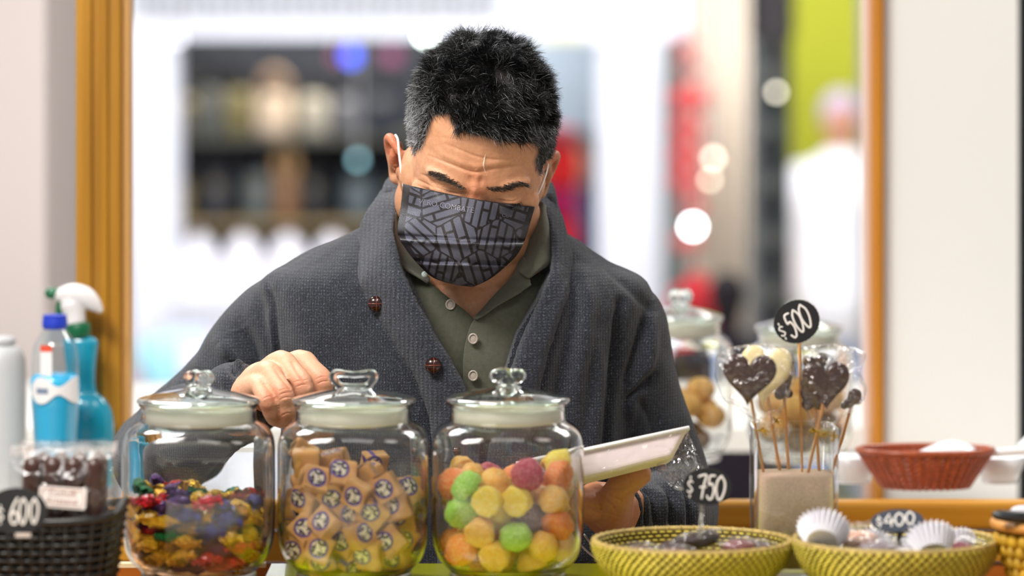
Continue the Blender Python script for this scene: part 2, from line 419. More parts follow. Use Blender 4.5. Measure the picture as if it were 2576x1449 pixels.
# pastel cushions
for i, (x, y, w_, h_, d, c, l_) in enumerate(((400, 940, 110, 170, 11.70, '#a9e6f7', 'pale aqua cushion standing beside the white pier'), (455, 900, 150, 140, 12.08, '#c4dcf8', 'baby-blue cushion leaning behind the aqua one'),
                                          (500, 960, 150, 160, 11.89, '#ead6f6', 'pale lilac cushion in the middle of the pastel pile'), (545, 900, 110, 120, 12.27, '#f4c0d8', 'pink cushion at the right of the pastel pile'),
                                          (352, 1010, 80, 130, 12.28, '#f2a0b8', 'rose cushion low beside the wooden post'), (440, 1100, 190, 150, 12.47, '#e6dff2', 'whitish-lilac cushion lying lowest in the pastel pile'))):
    s = d/FP; b_ = MB(); rr = []
    ty = y-h_/2; h_ = 100+(1.56-W(0, 1184, 11.6).z)*FP/d-ty-1; y = ty+h_/2
    c_ = root('cushion', x, y+h_/2, d, l_, 'cushion', 'pastel cushions in the shop')
    for j in range(13):
        v = j/12*2-1; row = []
        for k in range(32):
            a = 2*PI*k/32; ca, sa = math.cos(a), math.sin(a); q = (abs(v)**3); t_ = (1-abs(v)**2.6)**.6
            row.append(Vector((math.copysign(abs(ca)**.8, ca)*w_*s/2*(.94+.06*q), math.copysign(abs(sa)**1.2, sa)*.062*t_*(1-abs(ca)**4*.7), h_*s/2*(1+v))))
        rr.append(row)
    b_.grid(rr, True); b_.obj('pillow', M('cushion_'+str(i), c, .9), c_); MB().tube([(-w_*s/2*.9, 0, 0.002), (w_*s/2*.9, 0, 0.002)], .008, 6).obj('piping', M('cushion_'+str(i), c, .9), c_)
tb = root('display_table', 440, 1180, 12.0, 'white display table under the pastel cushions', 'table', z=0); pslab('table_top', 330, 620, 1186, 1210, 11.6, 12.6, m_fas, tb)
for x in (345, 600): pslab('leg', x, x+12, 1210, 2050, 11.7, 11.8, m_fas, tb)
# left gap: lit capsule sign on a brown frame
lb = root('lightbox', 172, 800, 11.8, 'tall white glowing capsule-shaped light in the gap left of the wooden post', 'lamp', z=0)
m_ = MB(); m_.tube([W(182, 240, 11.8), W(176, 440, 11.8), W(172, 640, 11.8)], [.036, .040, .036], 20, sub=2); under(m_.obj('glowing_tube', glow('white_tube', (.93, .95, 1, 1), 2.2), None), lb)
pslab('back_frame', 128, 260, 225, 2050, 11.95, 12.05, M('brown_frame', '#8a6a58', .6), lb)
struct(pslab('wall_dark_recess', 100, 330, 80, 300, 13.4, 13.5, m_dark))
# right side: hanging red lanterns, cream curtain, dark column, olive wall
struct(pslab('wall_olive', 1985, 2240, -700, 1900, 13.2, 13.4, M('olive_yellow_paint', '#a3a61c', .7)))
struct(pslab('trim_6', 2170, 2200, -700, 2000, 9.0, 9.1, M('pale_grey_frame', '#c9cccb', .5)))
col_ = root('column', 1948, 1000, 10.5, 'dark grey-green column hung with small goods left of the olive wall', 'column', z=0)
pslab('shaft', 1906, 1990, -600, 2300, 10.5, 10.9, M('slate_green', '#5a6464', .6), col_); pslab('capital', 1888, 1998, -300, 95, 10.4, 10.5, M('charcoal_violet', '#47434c', .6), col_)
for i, y in enumerate(range(120, 900, 46)): pslab('hanging_packet', 1918, 1962, y, y+34, 10.42, 10.46, M('packet_'+str(i % 3), ('#39444a', '#7e8787', '#2c3238')[i % 3], .5), col_)
cu = root('curtain', 1840, 1000, 12.6, 'cream curtain hanging left of the dark column', 'curtain', z=0)
G = []
for j in range(2): G.append([W(1740+160*k/48, -100 if j == 0 else 1000, 12.6+.06*math.sin(k*.9)) for k in range(49)])
m_ = MB(); m_.grid(G); o = m_.obj('cloth', M('cream_cloth', '#e4d8c6', .9), None); under(o, cu); solidify(o, .01)
under(MB().tube([W(1725, -100, 12.6), W(1905, -100, 12.6)], .02, 10).obj('rod', M('rod_grey', '#888888', .4), None), cu)
struct(pslab('wall_grey_recess', 1660, 1760, 100, 900, 13.6, 13.7, M('grey_green_wall', '#8f9896', .7)))
st_ = root('standing_display', 1700, 980, 13.0, 'grey display cabinet below the red decorations', 'cabinet', z=0); pslab('body', 1680, 1990, 900, 2000, 13.0, 13.4, M('grey_aqua', '#8b9a9c', .6), st_); pslab('door_panel', 1700, 1830, 930, 1700, 12.98, 13.0, M('grey_aqua2', '#74838a', .6), st_)
RED = M('red_paper', '#d8262c', .6); RED2 = M('muted_red_paper', '#c85a58', .6)
for i, (x, y, rx, ry, m__, l_) in enumerate(((1728, 116, 30, 22, RED2, 'small faded red lantern at the top of the string'), (1738, 172, 30, 20, RED2, 'second faded red lantern from the top of the string'),
        (1738, 250, 52, 30, RED, 'wide bright red lantern a third of the way down the string'), (1730, 324, 42, 26, RED, 'red lantern in the middle of the string'), (1728, 392, 44, 26, RED, 'red lantern left of the pale lamps'),
        (1728, 456, 44, 24, RED, 'red lantern under the pale lamps'), (1742, 520, 30, 20, RED, 'red lantern just above the bright white lamp'), (1728, 610, 34, 26, RED2, 'faded red lantern below the bright white lamp'))):
    s = 12.4/FP; r = root('red_lantern', x, y, 12.4, l_, 'lantern', 'red lanterns on the string')
    b_ = MB(); b_.lathe([(.2*rx*s, ry*s), (.75*rx*s, ry*s*.8), (rx*s, ry*s*.3), (rx*s, -ry*s*.3), (.75*rx*s, -ry*s*.8), (.2*rx*s, -ry*s)], n=24); b_.obj('shade', m__, r)
    for q in (-1, 1): MB().tube([(0, 0, q*ry*s*.9), (0, 0, q*ry*s*1.0)], .012, 10, cap=False).obj('end_cap', M('dark_cap', '#3a1416', .5), r)
tag(MB().tube([Vector((W(1733, 60, 12.4).x, 8.4, 4.598)), W(1733, 640, 12.4)], .006, 8).obj('lantern_string', M('thin_cord', '#553', .8) if False else M('thin_cord', '#554433', .8), None), 'thin cord on which the red lanterns hang', 'cord')
# people far behind
def figure(px, ptop, d, H_, top_m, leg_m, hair_m, skin_m, label, arms=True, wide=1.0):
    p = W(px, ptop, d); z0 = 0; r = empty('person', (p.x, p.y, 0), 0, label, 'person'); h = p.z if H_ is None else H_
    k = h/1.72; b_ = MB()
    b_.ball((0, 0, 1.60*k), (.075*k, .09*k, .115*k)); b_.tube([(0, 0, 1.50*k), (0, 0, 1.40*k)], .055*k, 14)
    for s in (-1, 1):
        b_.tube([(s*.17*k, 0, 1.36*k), (s*.24*k, .01, 1.10*k), (s*.25*k, -.05, .86*k)], [.05*k, .042*k, .032*k], 12)
        b_.ball((s*.25*k, -.06, .80*k), (.035*k, .03*k, .05*k)); b_.tube([(s*.09*k, 0, .9*k), (s*.10*k, 0, .48*k), (s*.10*k, .01, .06)], [.085*k, .06*k, .045*k], 12)
    b_.tube([(0, 0, 1.36*k), (0, 0, 1.15*k), (0, 0, .92*k)], [.13*k, .14*k, .14*k], 16)
    bo = b_.obj('body', skin_m, r); remesh(bo, .014, 2)
    c_ = MB(); c_.tube([(0, 0, 1.37*k), (0, 0, 1.30*k), (0, 0, 1.1*k), (0, 0, .86*k)], [.13*k*wide, .19*k*wide, .185*k*wide, .19*k*wide], 24, sub=3, flat=1)
    for s in (-1, 1): c_.tube([(s*.15*k*wide, 0, 1.37*k), (s*.225*k*wide, .0, 1.27*k), (s*.265*k*wide, .01, 1.06*k), (s*.265*k*wide, -.05, .86*k)], [.07*k, .075*k, .065*k, .05*k], 16, sub=3)
    co_ = c_.obj('jacket', top_m, r); remesh(co_, .014, 3)
    t_ = MB()
    for s in (-1, 1): t_.tube([(s*.06*k, 0, .92*k), (s*.10*k, 0, .5*k), (s*.11*k, .01, .08*k)], [.115*k, .082*k, .07*k], 16, sub=3)
    tr_ = t_.obj('trousers', leg_m, r); remesh(tr_, .014, 2)
    MB().ball((0, .018*k, 1.635*k), (.085*k, .095*k, .098*k)).obj('hair', hair_m, r)
    for s in (-1, 1): MB().tube([(s*.11*k, .05, .045), (s*.11*k, -.14, .04)], [.045, .04], 12).obj('shoe', M('black_shoe', '#15151a', .4), r)
    return r
m_sk = M('far_skin', '#c08a70', .6)
figure(2116, 232, 12.7, None, M('white_shirt', '#f1f2f6', .8), M('pale_blue_trousers', '#a9bbe0', .8), M('grey_violet_cap', '#b3a6bd', .8), m_sk, 'person in white top and pale blue trousers in front of the olive wall', wide=1.05)
figure(1445, 335, 13.38, None, M('navy_coat', '#1b2a4a', .8), M('navy_trousers', '#16203c', .8), M('dark_hair', '#2a2c30', .7), m_sk, 'person in navy coat standing behind the man, right of his head')
figure(1830, 690, 9.6, None, M('plum_black_coat', '#2a2130', .8), M('plum_black_coat', '#2a2130', .8), M('plum_black_hair', '#241c26', .7), M('plum_black_hair', '#241c26', .7), 'small dark hooded person behind the rear jars')
rc = root('red_coat', 1752, 690, 10.2, 'red coat hanging on a stand behind the rear glass jars', 'coat', z=0); b_ = MB(); s = 10.2/FP
zt = W(0, 690, 10.2).z
b_.tube([(0, 0, zt-.02), (0, 0, zt-.06), (0, 0, zt-.2), (0, 0, zt-.5)], [.03, .075, .095, .12], 20, sub=3); b_.obj('cloth', M('red_coat_cloth', '#cf1f2c', .8), rc)
MB().tube([(0, 0, 0), (0, 0, zt)], .012, 8).obj('stand', M('dark_metal', '#333333', .4), rc)
rk = root('red_garments', 1415, 380, 10.0, 'red and magenta garments hanging just right of the man\'s head', 'clothes', z=0)
for i, (y0, y1, c) in enumerate(((322, 366, '#b84a58'), (372, 470, '#ff2a2e'), (478, 545, '#c8206c'), (552, 640, '#f01f3a'), (650, 800, '#d0204e'))):
    pslab('folded_garment', 1362, 1455, y0, y1, 10.0, 10.25, M('garment_'+str(i), c, .8), rk, .02)
pslab('rack_post', 1352, 1360, 300, 2200, 10.1, 10.14, M('dark_metal', '#333333', .4), rk)
struct(pslab('wall_pale_window', 1330, 1510, 96, 330, 13.5, 13.6, M('pale_blue_wall', '#cfe2f6', .6)))
struct(pslab('wall_pale_window_low', 1340, 1510, 330, 1000, 13.5, 13.6, M('grey_blue_wall', '#76808c', .6)))
yb = root('yellow_box', 1412, 96, 12.9, 'faint yellow sign box above the pale window', 'sign'); pslab('box', 1365, 1465, 76, 98, 12.9, 13.0, M('pale_yellow', '#e6e0b0', .6), yb)
# lamps that show as round discs of light
def lamp(px, py, d, r_px, col, st, label, housing='#cccccc'):
    r = root('lamp', px, py, d, label, 'lamp'); R_ = r_px*d/FP
    MB().ball((0, 0, 0), R_).obj('bulb', glow('glow_%d_%d' % (px, py), col, st), r); b_ = MB(); b_.tube([(0, R_*.7, 0), (0, R_*3+.03, 0)], R_*.8, 12); b_.obj('housing', M('lamp_housing', housing, .5), r); MB().tube([(0, R_*3+.03, 0), (0, R_*3+.03, 4.595-r.location.z)], .003, 6).obj('hanger', M('lamp_housing', housing, .5), r)
lamp(1070, 88, 12.7, 9, (.85, 1, .9, 1), 34, 'round greenish-white lamp just left of the man\'s hair')
lamp(447, 96, 12.8, 8, (.9, .93, 1, 1), 5, 'white lamp at the top left corner of the dark shop window')
lamp(916, 62, 12.8, 12, (.8, .85, 1, 1), 1.6, 'pale lamp on the white fascia above the blue light')
lamp(884, 140, 13.0, 20, (.05, .12, 1, 1), 4.2, 'saturated blue light in the shop window')
lamp(845, 142, 13.1, 14, (.5, .1, .25, 1), 1.2, 'dull red light left of the blue one')
lamp(985, 140, 13.1, 22, (.55, .12, .3, 1), 1.0, 'purple-red light between the blue light and the man')
lamp(900, 402, 12.6, 9, (.28, .55, .62, 1), 6, 'dim teal lamp beside the middle shop shelf')
lamp(1953, 232, 10.3, 8, (1, .93, .74, 1), 9, 'warm white lamp on the dark column')
lamp(1794, 398, 11.5, 9, (1, .90, .72, 1), 10, 'upper of the two warm white lamps beside the red lanterns')
lamp(1786, 452, 11.1, 7, (1, .86, .64, 1), 10, 'lower of the two warm white lamps beside the red lanterns')
lamp(1743, 570, 11.8, 14, (.93, .96, 1, 1), 26, 'large bright white lamp near the lower red lanterns')
# ================================================================ THE MAN BEHIND THE COUNTER
HC = W(1211, 322, 3.93)
PITCH, ROLL, YAW = math.radians(38), math.radians(6.0), math.radians(2)
HM = Matrix.Translation(HC) @ Matrix.Rotation(YAW, 4, 'Z') @ Matrix.Rotation(ROLL, 4, 'Y') @ Matrix.Rotation(PITCH, 4, 'X')
HI = HM.inverted(); HR = HM.to_3x3()
def H(x, y, z): return HM @ Vector((x, y, z))
man = empty('person', (0.0, 0.02, 0), 0, 'man in charcoal shawl-collar cardigan and patterned face mask, head bowed over the sweets counter', 'person')
# ---- skin: one continuous body
b = MB()
def hb(c, r, rx=0, rz=0): b.ball(H(*c), r, HR @ Matrix.Rotation(rz, 3, 'Z') @ Matrix.Rotation(rx, 3, 'X'))
hb((0, 0.004, .002), (.0745, .094, .0875)); hb((0, .03, -.02), (.068, .068, .07))
hb((0, -.036, -.022), (.0670, .060, .078)); hb((-.004, -.020, -.050), (.0765, .058, .052)); hb((-.003, -.026, -.076), (.066, .060, .046)); hb((0, -.070, -.098), (.026, .022, .020))
hb((0, -.060, -.065), (.040, .032, .034))
for s in (-1, 1):
    hb((s*.029, -.0790, -.003), (.026, .0105, .0090), 0, s*.28)
    hb((s*.047, -.062, -.038), (.019, .018, .017))
    hb((s*.0315, -.0790, -.0185), (.0165, .0130, .0125))
    hb((s*.013, -.107, -.047), (.008, .010, .008))
hb((0, -.087, -.004), (.014, .009, .012))
for q_ in ((1078, 505, 3.962, .0355), (1090, 580, 3.958, .0340), (1282, 545, 3.965, .0325), (1264, 608, 3.957, .0285)): b.ball(W(*q_[:3]), q_[3])
b.tube([H(0, -.088, -.012), H(0, -.100, -.030), H(0, -.112, -.045)], [.0085, .0095, .0125])
# ears
for s in (-1, 1):
    k = 1.0
    er = [(.66*x_, .8*y_, .76*z_) for x_, y_, z_ in [(.004, -.008, .026), (.013, .002, .033), (.019, .014, .031), (.021, .021, .018), (.017, .019, .0), (.011, .010, -.016), (.006, -.001, -.027), (.001, -.008, -.020)]]
    base = Vector((s*.0715-.006, .004, -.061))
    b.tube([H(*(base+Vector((s*x*1.15, y, z)))) for x, y, z in er], [.0040, .0048, .0052, .0050, .0048, .0048, .0062, .0048], sub=3)
    b.ball(H(*(base+Vector((s*.006, .006, .003)))), (.0062, .012, .020), HR @ Matrix.Rotation(s*.45, 3, 'Z'))
    b.ball(H(*(base+Vector((s*.0005, -.010, -.004)))), (.005, .005, .008), HR)
# neck, torso
b.tube([H(0, .012, -.055), W(1202, 600, 3.985), W(1196, 720, 3.995), W(1192, 800, 3.99), W(1190, 960, 4.0)], [.060, .060, .060, .068, .09], 24, sub=4)
b.tube([W(1190, 840, 4.02), W(1190, 1000, 4.02), W(1190, 1250, 4.02), W(1190, 1500, 4.02), W(1190, 1650, 4.02)], [.08, .105, .10, .095, .10], 24, flat=1.0, sub=3)
b.tube([W(800, 820, 4.03), W(1000, 745, 4.02), W(1190, 760, 4.02), W(1380, 745, 4.02), W(1520, 830, 4.03)], [.034, .05, .06, .05, .034], 16, sub=3)
# arms
RS, RE, RW = W(740, 815, 4.0), W(345, 1125, 4.10), W(606, 984, 3.850)
LS, LE, LW = W(1570, 830, 4.0), W(1735, 1250, 4.08), W(1560, 1285, 3.850)
b.tube([W(780, 830, 4.03), W(690, 860, 4.04), W(590, 968, 4.06), W(480, 1065, 4.085), W(412, 1125, 4.085)], [.035, .038, .036, .034, .030], 16); b.tube([W(412, 1125, 4.085), W(402, 1130, 4.03), W(450, 1090, 3.96), W(535, 1037, 3.905), W(595, 1000, 3.86)], [.030, .031, .030, .026, .022], 16)
b.tube([W(1510, 840, 4.03), W(1545, 860, 4.04), W(1580, 960, 4.04), W(1620, 1080, 4.055), W(1670, 1210, 4.06)], [.036, .038, .036, .034, .032], 16); b.tube([W(1670, 1210, 4.06), W(1685, 1275, 4.02), W(1650, 1295, 3.94), W(1600, 1292, 3.88), LW], [.032, .031, .030, .028, .027], 16)
# his right hand (seen from the back, fingers curled down behind the jars)
WR = W(600, 992, 3.84)
kn = [((756, 902, 3.828), (812, 957, 3.812), (812, 995, 3.815), (790, 1018, 3.825)),
      ((708, 903, 3.806), (762, 966, 3.784), (768, 1012, 3.790), (752, 1042, 3.803)),
      ((672, 928, 3.788), (714, 990, 3.765), (722, 1035, 3.772), (706, 1058, 3.786)),
      ((648, 962, 3.778), (670, 1006, 3.762), (682, 1040, 3.770), (690, 1056, 3.782))]
for i, f in enumerate(kn):
    p = [W(*q) for q in f]; t = (.0112, .0110, .0104, .0090)[i]
    b.tube([WR.lerp(p[0], .05)+Vector((0, .004, -.006)), WR.lerp(p[0], .6)+Vector((0, .003, -.003)), p[0]+Vector((0, .004, -.003)), p[0].lerp(p[1], .5), p[1], p[1].lerp(p[2], .5), p[2], p[3]],
           [.020, .0145, t*1.12, t*.98, t*1.0, t*.93, t*.90, t*.80], 14, sub=3)
b.tube([WR+Vector((0, .02, -.01)), W(690, 1000, 3.862), W(745, 1035, 3.858), W(768, 1045, 3.835)], [.018, .014, .0115, .0095], 12, sub=3)
b.ball(W(672, 972, 3.825), (.030, .018, .026)); b.ball(W(640, 985, 3.825), (.022, .020, .018))
# his left hand, palm up under the tray
WL = W(1545, 1290, 3.845)
b.tube([LW, WL, W(1505, 1268, 3.832)], [.030, .029, .024], 16, sub=2)
b.tube([W(1535, 1285, 3.825), W(1552, 1250, 3.80), W(1566, 1222, 3.79), W(1592, 1203, 3.785), W(1610, 1194, 3.785)], [.023, .0175, .0150, .0135, .0122], 16, sub=4)
b.ball(W(1500, 1270, 3.83), (.032, .034, .017), Matrix.Rotation(math.radians(14), 3, 'Y'))
b.ball(W(1468, 1276, 3.825), (.026, .034, .015), Matrix.Rotation(math.radians(10), 3, 'Y'))
for i, (dx, dd, ln) in enumerate(((0, -.018, .9), (0, .002, 1.0), (0, .022, .95), (0, .040, .75))):
    y0 = 3.80+.022*i
    b.tube([W(1500, 1268, y0+.01), W(1440, 1272, y0), W(1440-58*ln, 1278, y0-.002), W(1440-105*ln, 1280, y0), W(1440-140*ln, 1276, y0+.002)],
           [.014, .0115, .0098, .0092, .0078], 12, sub=3)
body = b.obj('body', None, man, world=True)
remesh(body, .0022, 4)
me = body.data
# finer faces on the front of the head and on the hands
bm = bmesh.new(); bm.from_mesh(me)
def fine(c):
    d = c.y+4; px = 1288+c.x/d*FP; py = 100+(1.56-c.z)/d*FP
    return (990 < px < 1420 and 330 < py < 640 and d < 3.99) or (590 < px < 840 and 870 < py < 1080 and d < 3.9) or (1440 < px < 1640 and 1150 < py < 1340 and d < 3.9)
fs = [f for f in bm.faces if fine(f.calc_center_median())]
es = {e for f in fs for e in f.edges}
bmesh.ops.subdivide_edges(bm, edges=list(es), cuts=1, use_grid_fill=True)
bmesh.ops.triangulate(bm, faces=[f for f in bm.faces if len(f.verts) > 4])
bm.to_mesh(me); bm.free(); me.update()
co, no = arr(me)
# sculpt: sockets, brow, frown, wrinkles (pixels of the photograph, metres along the normal)
dz = 3.99
S = [([(1100, 458), (1140, 478), (1175, 492)], 13, -.0016), ([(1235, 492), (1275, 494), (1330, 488)], 13, -.0016),   # sockets under the brows
     ([(1080, 436), (1120, 446), (1170, 470)], 12, .0009), ([(1225, 468), (1270, 462), (1325, 458)], 12, .0009),
     ([(1182, 440), (1186, 470)], 6, -.0012), ([(1208, 440), (1210, 474)], 6, -.0010),
     ([(1080, 392), (1130, 412), (1190, 433), (1240, 425), (1320, 416)], 4.0, -.0011),    # long forehead crease
     ([(1095, 380), (1130, 398), (1190, 418), (1240, 411), (1300, 405)], 7, .0007),
     ([(1120, 362), (1160, 378), (1200, 394), (1250, 402), (1330, 398)], 4, -.0007),
     ([(1100, 345), (1160, 352), (1210, 366), (1290, 376)], 4, -.0004),
     ([(1195, 425), (1205, 440), (1200, 452)], 7, .0012),
     ([(1060, 438), (1075, 447), (1080, 456)], 3.5, -.0010), ([(1050, 452), (1070, 462), (1090, 472)], 3.2, -.0009), ([(1047, 465), (1066, 474), (1088, 482)], 3.2, -.0008),
     ([(1095, 470), (1130, 484), (1160, 489)], 3, -.0009), ([(1250, 502), (1290, 507), (1318, 490)], 3, -.0010),
     ([(1320, 480), (1326, 496), (1316, 510)], 3, -.0008), ([(1338, 486), (1336, 500)], 3, -.0006),
     ([(1195, 470), (1192, 500)], 9, .0018)]
co = strokes(co, no, S, 3.7, dz)
# hands: knuckle creases
for cx, cy, w2 in ((757, 958, 18), (760, 970, 16), (716, 980, 15), (718, 990, 15), (718, 1002, 14), (720, 1042, 12), (808, 950, 14), (812, 962, 14), (672, 1000, 10)):
    S = [([(cx-w2, cy+4), (cx, cy-2), (cx+w2, cy-3)], 1.8, -.0007)]
    co = strokes(co, no, S, 3.7, 3.9)
S = [([(733, 905), (750, 935), (775, 970)], 6, -.002), ([(690, 925), (715, 955), (737, 980)], 6, -.002), ([(660, 960), (685, 985), (695, 1010)], 6, -.002),
     ([(1480, 1225), (1530, 1228), (1575, 1232)], 4, -.0012), ([(1500, 1243), (1530, 1262), (1550, 1290)], 5, -.0012), ([(1520, 1235), (1552, 1256), (1566, 1262)], 3, -.0009),
     ([(1470, 1262), (1510, 1285), (1560, 1300)], 4, -.0010), ([(1575, 1185), (1584, 1215)], 3, -.0008)]
co = strokes(co, no, S, 3.7, 3.95)
put(me, co)
co, no = arr(me); P = PX(co)
Hi = np.array(HI); loc = co @ Hi[:3, :3].T + Hi[:3, 3]
ishead = (np.abs(loc[:, 0]) < .12) & (loc[:, 2] > -.115) & (np.abs(loc[:, 1]) < .14) & (P[:, 1] < 760) & (P[:, 0] > 950) & (P[:, 0] < 1430)
FACE = [(930, 560), (930, 340), (1003, 346), (1012, 395), (1016, 440), (1030, 415), (1048, 392), (1066, 372), (1080, 345), (1086, 318), (1100, 296), (1122, 296), (1132, 318), (1152, 334),
        (1192, 346), (1240, 354), (1282, 366), (1322, 366), (1350, 358), (1346, 385), (1338, 405), (1344, 430), (1356, 452), (1368, 470), (1378, 440), (1384, 405), (1405, 372), (1440, 372), (1440, 800), (930, 800)]
front = (no[:, 1] < .35)
sk = inpoly(P[:, :2], FACE) & (P[:, 2] < 3.985)
ear = (np.abs(loc[:, 0]) > .0765) & (loc[:, 2] < .016) & (loc[:, 2] > -.06) & (loc[:, 1] > -.02) & (loc[:, 1] < .05)
scalp = ishead & ~sk & ~ear & ~((loc[:, 2] < -.055)) & ~((loc[:, 2] < -.01) & (loc[:, 1] < .0))
# colour of the skin: tan, redder on ears, nose and knuckles
base = np.array(L('#d39a74')[:3]); red = np.array(L('#c76f4e')[:3]); pale = np.array(L('#ecbb9e')[:3]); hair_c = np.array([.012, .012, .014])
c = np.tile(base, (len(co), 1))
def blend(wt, col):
    global c; wt = np.clip(wt, 0, 1)[:, None]; c = c*(1-wt)+col*wt
g = lambda x, y, r: np.exp(-(((P[:, 0]-x)**2+(P[:, 1]-y)**2)/r**2))
blend(ear*.75, red)
blend(.35*g(1200, 450, 45)*ishead, red); blend(.22*g(1085, 420, 60)*ishead, pale); blend(.45*g(1195, 500, 30)*ishead, red)  # pale patch on the left forehead: a highlight put into the skin colour
hand1 = (P[:, 0] < 860) & (P[:, 0] > 560) & (P[:, 1] > 860) & (P[:, 1] < 1100)
blend(hand1*.55, pale)
for q in ((757, 962), (716, 986), (810, 956), (710, 1050), (680, 1000), (660, 1030)): blend(hand1*.55*g(q[0], q[1], 22), red)
hand2 = (P[:, 0] > 1300) & (P[:, 0] < 1700) & (P[:, 1] > 1130) & (P[:, 1] < 1400)
blend(hand2*.3, red*.7)
st = ishead & (loc[:, 2] < -.05)
blend(st*.18, np.array(L('#6f5a50')[:3]))
dF0, _ = pdist(P[:, :2], FACE); sf0 = np.clip(dF0/12, .15, 1); sf0[P[:, 2] > 3.985] = 1
blend(scalp*.985*sf0, hair_c)
vcol(me, 'skin', c)
t = NT('skin'); cc = t.attr('skin'); n1 = t.noise(260, 4, .6)
t.l(t.mix(.35, cc, t.mix(1.0, cc, t.ramp(n1, [(.3, (.62, .5, .45)), (.7, (1, 1, 1))]), 'MULTIPLY')), t.b.inputs['Base Color'])
t.set(Roughness=.5, Subsurface_Weight=.12, Subsurface_Radius=(.012, .005, .003), Specular_IOR_Level=.5, Subsurface_Scale=.4)
t.bump(t.noise(900, 3, .6), .0004, .5); me.materials.clear(); me.materials.append(t.m)
bvh_body = BVHTree.FromPolygons([Vector(v) for v in co], [tuple(p.vertices) for p in me.polygons])
CAM = Vector((0, -4, 1.56))
def face_d(px, py, default=None):
    v = W(px, py, 4.0)-CAM; h = bvh_body.ray_cast(CAM, v.normalized())
    return h[0].y+4 if h[0] is not None else default
# ---- hair: single tapering strands rooted on the scalp
me.calc_loop_triangles()
tri = np.empty(len(me.loop_triangles)*3, np.int32); me.loop_triangles.foreach_get('vertices', tri); tri = tri.reshape(-1, 3)
dF, _ = pdist(P[:, :2], FACE); soft = np.clip(dF/13, 0.12, 1)**1.2; soft[P[:, 2] > 3.985] = 1
wv = scalp.astype(float)*soft
pxv = P
sp = np.exp(-(((P[:, 0]-1105)/30)**2+((P[:, 1]-300)/30)**2)); wv *= 1-.85*sp
wt = wv[tri].mean(1); a, b_, c_ = co[tri[:, 0]], co[tri[:, 1]], co[tri[:, 2]]
ar = np.linalg.norm(np.cross(b_-a, c_-a), axis=1)*wt*np.where(wt > .4, 1, 0)
def strands(name, pick, length, dirf, thick, colf, parent, seg=3):
    n = len(pick); r1 = np.sqrt(np.random.rand(n, 1)); r2 = np.random.rand(n, 1)
    A, B, C_ = co[tri[pick, 0]], co[tri[pick, 1]], co[tri[pick, 2]]
    root = A*(1-r1)+B*r1*(1-r2)+C_*r1*r2
    nn = no[tri[pick]].mean(1); nn /= np.linalg.norm(nn, axis=1)[:, None]+1e-9
    lc = root @ Hi[:3, :3].T + Hi[:3, 3]
    d0, d1 = dirf(root, nn, lc); ln = length(root, nn, lc)[:, None]
    V = np.zeros((n, (seg+1)*3, 3)); p = root-nn*.0006
    for s in range(seg+1):
        f = s/seg; d = d0*(1-f)+d1*f; d /= np.linalg.norm(d, axis=1)[:, None]+1e-9
        if s: p = p+d*ln/seg
        u = np.cross(d, nn+.01); u /= np.linalg.norm(u, axis=1)[:, None]+1e-9; v = np.cross(d, u)
        th = thick*(1-f)**.6+thick*.12
        for k in range(3):
            an = 2*PI*k/3; V[:, s*3+k] = p+(u*math.cos(an)+v*math.sin(an))*th
    F = []
    q = []
    for s in range(seg):
        for k in range(3):
            k2 = (k+1) % 3; q.append((s*3+k, s*3+k2, (s+1)*3+k2, (s+1)*3+k))
    q = np.array(q); F = (q[None]+(np.arange(n)*(seg+1)*3)[:, None, None]).reshape(-1, 4)
    m = bpy.data.meshes.new(name); m.vertices.add(V.shape[0]*V.shape[1]); m.vertices.foreach_set('co', V.astype(np.float32).ravel())
    m.loops.add(len(F)*4); m.loops.foreach_set('vertex_index', F.astype(np.int32).ravel())
    m.polygons.add(len(F)); m.polygons.foreach_set('loop_start', np.arange(0, len(F)*4, 4, dtype=np.int32))
    m.update(calc_edges=True); m.validate()
    cl = colf(root, lc); vcol(m, 'hair', np.repeat(cl, (seg+1)*3, 0))
    t = MATS.get('hair_'+name)
    if t is None:
        t = NT('hair'); t.l(t.attr('hair'), t.b.inputs['Base Color']); t.set(Roughness=.27, Specular_IOR_Level=.8); t = t.m; MATS['hair_'+name] = t
    return link(name, m, t, parent, True, True)
N = 52000
pick = np.random.choice(len(tri), N, p=ar/ar.sum())
Rn = np.array(HR)
fwd, up_, rt = Rn @ [0, -1, 0], Rn @ [0, 0, 1], Rn @ [1, 0, 0]
def hd(root, nn, lc):
    n = len(root); top = np.clip((lc[:, 2]-.005)/.05, 0, 1)[:, None]; fr = np.clip((-lc[:, 1]-.03)/.05, 0, 1)[:, None]*top
    cell = np.array([[noise.noise(Vector(p)*70), noise.noise(Vector(p)*70+Vector((9, 3, 1))), noise.noise(Vector(p)*70+Vector((1, 30, 7)))] for p in root])
    side = np.sign(lc[:, 0])[:, None]
    down = -up_[None]*(1-top)+fwd[None]*top*.9
    rnd = np.random.randn(n, 3)*.22
    a = nn*(.85*top+.42*(1-top))+down*(.35+.15*fr)+cell*.9+rnd+rt*fr*.35
    c = nn*(.35*top+.10*(1-top))+down*(.75+.35*fr)+cell*1.3+rnd+rt*fr*.8
    return a, c
def hl(root, nn, lc):
    top = np.clip((lc[:, 2]-.0)/.06, 0, 1); return (.0070+.0115*top)*np.random.uniform(.65, 1.2, len(root))
def hc(root, lc):
    p = PX(root); gl = np.exp(-(((p[:, 0]-1040)/60)**2+((p[:, 1]-330)/110)**2))
    gr = .06+.62*gl+.22*np.clip((.03-lc[:, 2])/.05, 0, 1)+.18*np.exp(-(((p[:, 0]-1200)/150)**2+((p[:, 1]-335)/26)**2))
    isg = np.random.rand(len(root)) < gr
    v = np.where(isg, np.random.uniform(.12, .5, len(root)), np.random.uniform(.004, .016, len(root)))
    return np.stack([v*.97, v*.99, v*1.04], 1)
